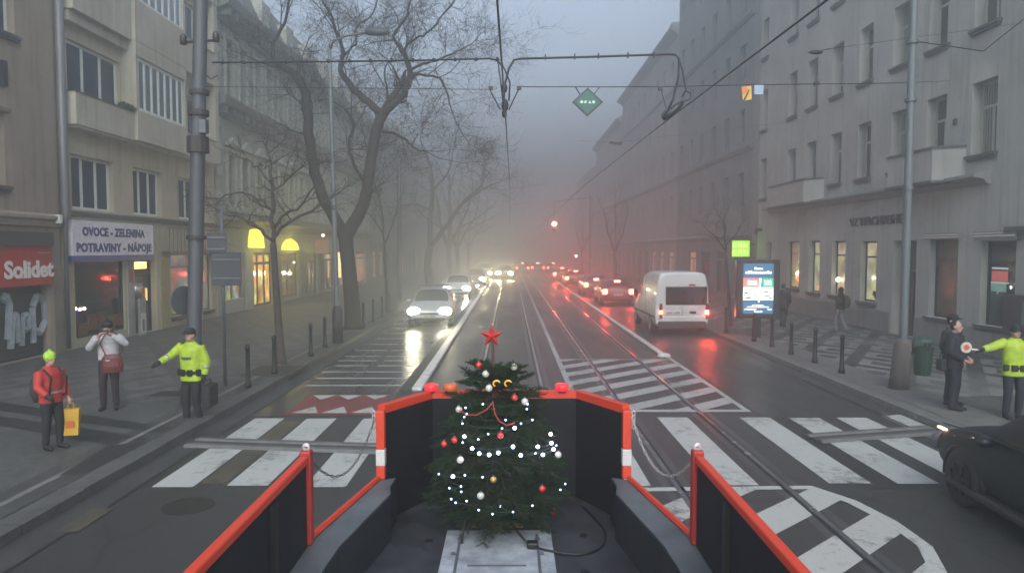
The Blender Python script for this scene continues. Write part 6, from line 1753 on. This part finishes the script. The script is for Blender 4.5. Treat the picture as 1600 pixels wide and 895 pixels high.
# sagging chains between the near posts and the front screen
def sag(a,b,drop,n=18):
    a,b=Vector(a),Vector(b); return [a.lerp(b,i/n)+Vector((0,0,-drop*4*(i/n)*(1-i/n))) for i in range(n+1)]
for sx,nm in ((-1,'left'),(1,'right')):
    cpts=sag((sx*1.21,4.26,1.87),(sx*1.0,5.45,1.81),.30,26)
    m=MB()
    for i in range(len(cpts)-1):
        a,b_=cpts[i],cpts[i+1]; d=(b_-a)*.62; side=d.cross(Vector((0,0,1))).normalized()*.008 if i%2 else Vector((0,0,.008))
        c=(a+b_)/2
        m.tube([c-d,c-d*.6+side,c+d*.6+side,c+d,c+d*.6-side,c-d*.6-side,c-d],.0032,n=5)
    m.build('safety_chain',MATS['pale chain'] if sx>0 else mat('dull chain',(.12,.12,.12),.4,.5),wg)
wg.location.x = -.05
# ---------------------------------------------------------------- Christmas tree on the wagon
TX,TY=-.10,5.36
xt=thing('christmas_tree','small decorated fir tree with white lights standing on the wagon deck','christmas tree',(TX,TY,DZ))
MB().tube([(TX,TY,DZ+.01),(TX+.005,TY,1.5),(TX-.02,TY,2.0),(TX-.035,TY,2.4)],[.036,.03,.02,.009],n=10).build('trunk',mat('fir bark',(0.06,0.035,0.025),.9,var=.3,vscale=9),xt,smooth=True)
m=MB(); m.box(TX-.2,TX+.2,TY-.04,TY+.04,DZ+.013,DZ+.06); m.box(TX-.04,TX+.04,TY-.22,TY+.22,DZ+.0615,DZ+.1); m.build('wooden_stand',mat('stand wood',(0.2,0.12,0.07),.7,var=.3,vscale=8),xt)
prof=[(2.36,.02),(2.25,.19),(2.12,.27),(1.98,.36),(1.8,.44),(1.6,.49),(1.4,.51),(1.26,.49),(1.16,.42),(1.02,.2)]
def RT(z):
    for (za,ra),(zb,rb) in zip(prof,prof[1:]):
        if za>=z>=zb: return ra+(rb-ra)*(za-z)/(za-zb)
    return .02
br=MB(); nd=MB()
rnd=random.Random(11)
def needles(p0,p1,dens=230,L=.02):
    d=p1-p0; ln=d.length
    if ln<1e-4: return
    d=d/ln; n=max(2,int(ln*dens))
    u=d.orthogonal().normalized(); v=d.cross(u)
    for i in range(n):
        p=p0+d*ln*(i+rnd.random())/n; a=rnd.uniform(0,6.283)
        side=u*math.cos(a)+v*math.sin(a)
        if side.z<-.6: side.z*=-.4
        q=p+(d*.55+side*.8).normalized()*L*rnd.uniform(.8,1.3)
        wv=d.cross(side).normalized()*.0017
        nd.add([p-wv,p+wv,q+wv*.6,q-wv*.6],[(0,1,2,3)])
z=1.13
while z<2.28:
    Rz=RT(z); nb=int(5+Rz*28) if z<2.0 else 8; a0=rnd.uniform(0,6.28)
    for i in range(nb):
        a=a0+6.283*i/nb+rnd.uniform(-.25,.25); L=Rz*(rnd.uniform(.6,1.18) if z<1.95 else rnd.uniform(.7,1.25))
        rise=rnd.uniform(-.02,.10)+(.12 if z>2.05 else 0)
        p=Vector((TX-.02*(z-1),TY,z-.06)); pts=[p]; seg=5
        for s_ in range(1,seg+1):
            f=s_/seg; pts.append(Vector((p.x+math.cos(a)*L*f,p.y+math.sin(a)*L*f,p.z+L*(rise*f*2.2-.22*f*f*(1 if z<1.9 else .2))+rnd.uniform(-.01,.01))))
        br.tube(pts,[.007,.006,.005,.004,.003,.002],n=4,cap=False)
        for s_ in range(1,seg+1):
            a_,b_=pts[s_-1],pts[s_]
            needles(a_,b_,320 if s_>1 else 150)
            if s_>=2 or L<.25:
                dd=(b_-a_).normalized(); sd=dd.cross(Vector((0,0,1))).normalized()
                for sg in (-1,1):
                    for qn in range(3):
                        st=a_.lerp(b_,rnd.random()); tl=L*(1.15-s_/seg)*rnd.uniform(.3,.5)+.03
                        en=st+(dd*.75+sd*sg*.75+Vector((0,0,rnd.uniform(-.15,.2)))).normalized()*tl
                        br.tube([st,en],[.003,.0015],n=3,cap=False); needles(st,en,300)
    z+=.055 if z<1.95 else .066
needles(Vector((TX-.03,TY,2.2)),Vector((TX-.035,TY,2.36)),250)
br.build('branches',mat('fir twig',(0.05,0.035,0.02),.9),xt)
nd.build('needles',mat('fir needles',(0.016,0.048,0.016),.75,var=.45,vscale=7,col2=(0.006,0.018,0.008),spec=.15),xt)
def on_tree(px,py,out=.0):
    y=TY-.3
    for _ in range(6):
        p=at_depth(px,py,y); Rz=RT(max(1.03,min(2.35,p.z)))+out
        dx=p.x-TX; y=TY-math.sqrt(max(.0004,Rz*Rz-min(dx*dx,Rz*Rz*.98)))
    return at_depth(px,py,y)
sp0=at_depth(768,525,TY)
stt=thing('tree_star','red five pointed star on the tip of the fir tree','star',tuple(sp0))
m=MB(); r1,r2=.092,.038
pts=[]
for i in range(10):
    a=math.pi/2+i*math.pi/5; r=r1 if i%2==0 else r2; pts.append((sp0.x+r*math.cos(a),sp0.y,sp0.z+r*math.sin(a)))
n0=len(pts); pts+= [(sp0.x,sp0.y-.03,sp0.z),(sp0.x,sp0.y+.03,sp0.z)]
m.add(pts,[(i,(i+1)%10,10) for i in range(10)]+[((i+1)%10,i,11) for i in range(10)])
m.build('star_body',mat('red glitter',(0.5,0.03,0.025),.35,.2,var=.3,vscale=30),stt,fixn=True)
MB().tube([(sp0.x,sp0.y,sp0.z-.09),(TX-.035,TY,2.36)],.008).build('tip_tube',mat('red glitter',(0,0,0)),stt)
RB=mat('red bauble',(0.55,0.03,0.02),.15,.1,coat=.6); WB=mat('pearl bauble',(0.55,0.52,0.45),.25,.1,coat=.5); GB_=mat('gold bauble',(0.5,0.33,0.1),.25,.6)
bl=[(748,570,'r','high up at the left, just under the star'),(759,584,'w','high up in the middle under the star'),(803,573,'w','high up at the right under the star'),(764,606,'w','in the upper middle, above the red garland'),
    (804,621,'r','upper right, at the edge of the orange rail'),(820,627,'w','upper right edge beside the red bauble'),(717,639,'w','left edge at the start of the red garland'),(782,680,'r','in the very middle above the band of lights'),
    (710,687,'r','left edge level with the middle'),(694,693,'r','farthest left on a branch tip'),(719,718,'w','left, below the band of lights'),(872,710,'w','right edge below the cluster of lights'),
    (847,763,'r','lower right'),(751,774,'w','low, left of the trunk'),(865,799,'r','lowest right, hanging below the branches'),(771,749,'g','dim gold, low in the middle')]
for px,py,c_,where in bl:
    p=on_tree(px,py,.02); r=.024 if c_!='w' else .026
    nm={'r':'red','w':'pearl white','g':'gold'}[c_]
    o=thing('bauble','%s bauble on the fir tree, %s'%(nm,where),'bauble',tuple(p),group='baubles on the fir tree')
    MB().ell(tuple(p),r,16,12).build('ball',{'r':RB,'w':WB,'g':GB_}[c_],o,smooth=True)
    MB().lathe([(.007,0),(.007,.01)],c=(p.x,p.y,p.z+r-.002),n=8).build('cap',GALV,o)
lt=[(125,360),(120,398),(112,425),(120,478),(113,503),(177,490),(152,527),(181,548),(222,553),(260,545),(320,520),(352,555),(422,520),(443,553),(478,505),(487,531),(475,468),(290,410),(275,445),(327,443),(353,425),(400,410),(377,365),(196,345),(73,642),(122,637),(106,683),(58,690),(107,705),(66,735),(84,750),(129,743),(236,797),(268,765),(320,788),(195,645),(400,762),(515,697),(535,673),(218,468),(179,780),(130,385),(380,345),(498,515),(15,632),(412,548)]
big={3,6,7,8,9,10,11,12,13,14,15,16,19,24}
ls=thing('light_string','string of bluish white lights wound round the fir tree','fairy lights',(TX,TY,1.5))
LED=emit('led bluish white',(.6,.62,1.0),18.0); LEDS=emit('led bluish dim',(.45,.6,1.0),4.5); LEDP=emit('led pink',(1,.5,.8),20.0)
pp_=[]
for i,(zx,zy) in enumerate(lt):
    px,py=680+zx/2.633,500+zy/2.633
    p=on_tree(px,py,.035); pp_.append(p)
    if i in big and i%2==0:
        l_=bpy.data.lights.new('bulb_light','POINT'); l_.energy=.12; l_.color=(.65,.7,1); l_.shadow_soft_size=.01
        lo=bpy.data.objects.new('bulb_light',l_); COL.objects.link(lo); lo.location=p+Vector((0,-.02,0)); attach(lo,ls)
    MB().ell(tuple(p),.0125 if i in big else .007,8,6).build('bulb',LEDP if i==16 else (LED if i in big else LEDS),ls,smooth=True)
order=sorted(range(len(pp_)),key=lambda i:-pp_[i].z)
m=MB()
for i in range(len(order)-1):
    a,b_=pp_[order[i]],pp_[order[i+1]]
    if (a-b_).length<.35: m.tube(sag(a+Vector((0,.012,0)),b_+Vector((0,.012,0)),.015,6),.002,n=4)
m.build('light_cable',mat('green cable',(0.01,0.03,0.015),.6),ls)
gl=thing('bead_garland','thin red bead garland on the upper half of the fir tree','garland',(TX,TY,2.0))
m=MB(); path=[(717,640),(730,648),(745,648),(760,640),(770,628),(773,645),(780,658),(792,664),(805,660)]
q=[on_tree(px,py,.03) for px,py in path]
for i in range(len(q)-1):
    for f in range(8): m.ell(tuple(q[i].lerp(q[i+1],f/8)),.0055,6,4)
m.build('beads',mat('red beads',(.35,.03,.02),.3),gl,smooth=True)
gd=thing('gold_decoration','two gold amber ornaments glowing high on the fir tree','ornament',tuple(on_tree(785,598)))
for px in (776,794):
    p=on_tree(px,599,.01)
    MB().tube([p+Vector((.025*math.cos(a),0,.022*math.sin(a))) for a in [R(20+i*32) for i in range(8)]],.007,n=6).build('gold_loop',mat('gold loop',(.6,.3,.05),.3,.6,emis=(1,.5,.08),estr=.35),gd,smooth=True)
pc=thing('power_cable','black cable looping over the deck from the fir tree to the right step','cable',(.1,5.2,DZ))
m=MB().tube(smooth_path([Vector(v) for v in ((TX+.02,TY-.05,1.12),(.08,5.0,1.03),(.16,4.95,DZ+.03),(.3,4.88,DZ+.02),(.5,4.85,DZ+.012),(.66,4.98,DZ+.012),(.72,5.25,DZ+.012),(.68,5.5,DZ+.012),(.6,5.8,DZ+.012))]),.009,n=8)
m.build('cable',mat('black cable',(.012,.012,.012),.5),pc,smooth=True)
MB().rbox(.12,.2,4.92,4.99,DZ+.014,DZ+.06,.01).build('plug',DARK,pc)
m=MB().tube([(-.33,5.15,1.1),(-.35,5.05,1.0),(-.35,5.02,DZ+.02)],.009,n=8); m.build('cable_end',mat('black cable',(0,0,0)),pc)

finish_remesh()
# ================================================================== HAZE
hm=bpy.data.materials.new('haze air'); hm.use_nodes=True
n=hm.node_tree; n.nodes.remove(n.nodes['Principled BSDF'])
pv=n.nodes.new('ShaderNodeVolumePrincipled')
pv.inputs['Color'].default_value=(.495,.55,.57,1); pv.inputs['Density'].default_value=HAZE_D; pv.inputs['Anisotropy'].default_value=.7
n.links.new(pv.outputs[0],n.nodes['Material Output'].inputs['Volume'])
hz=MB().box(-95,95,-32,FAR+5,-1.0,29.0).build('haze',hm)
tag(hz,kind='stuff')
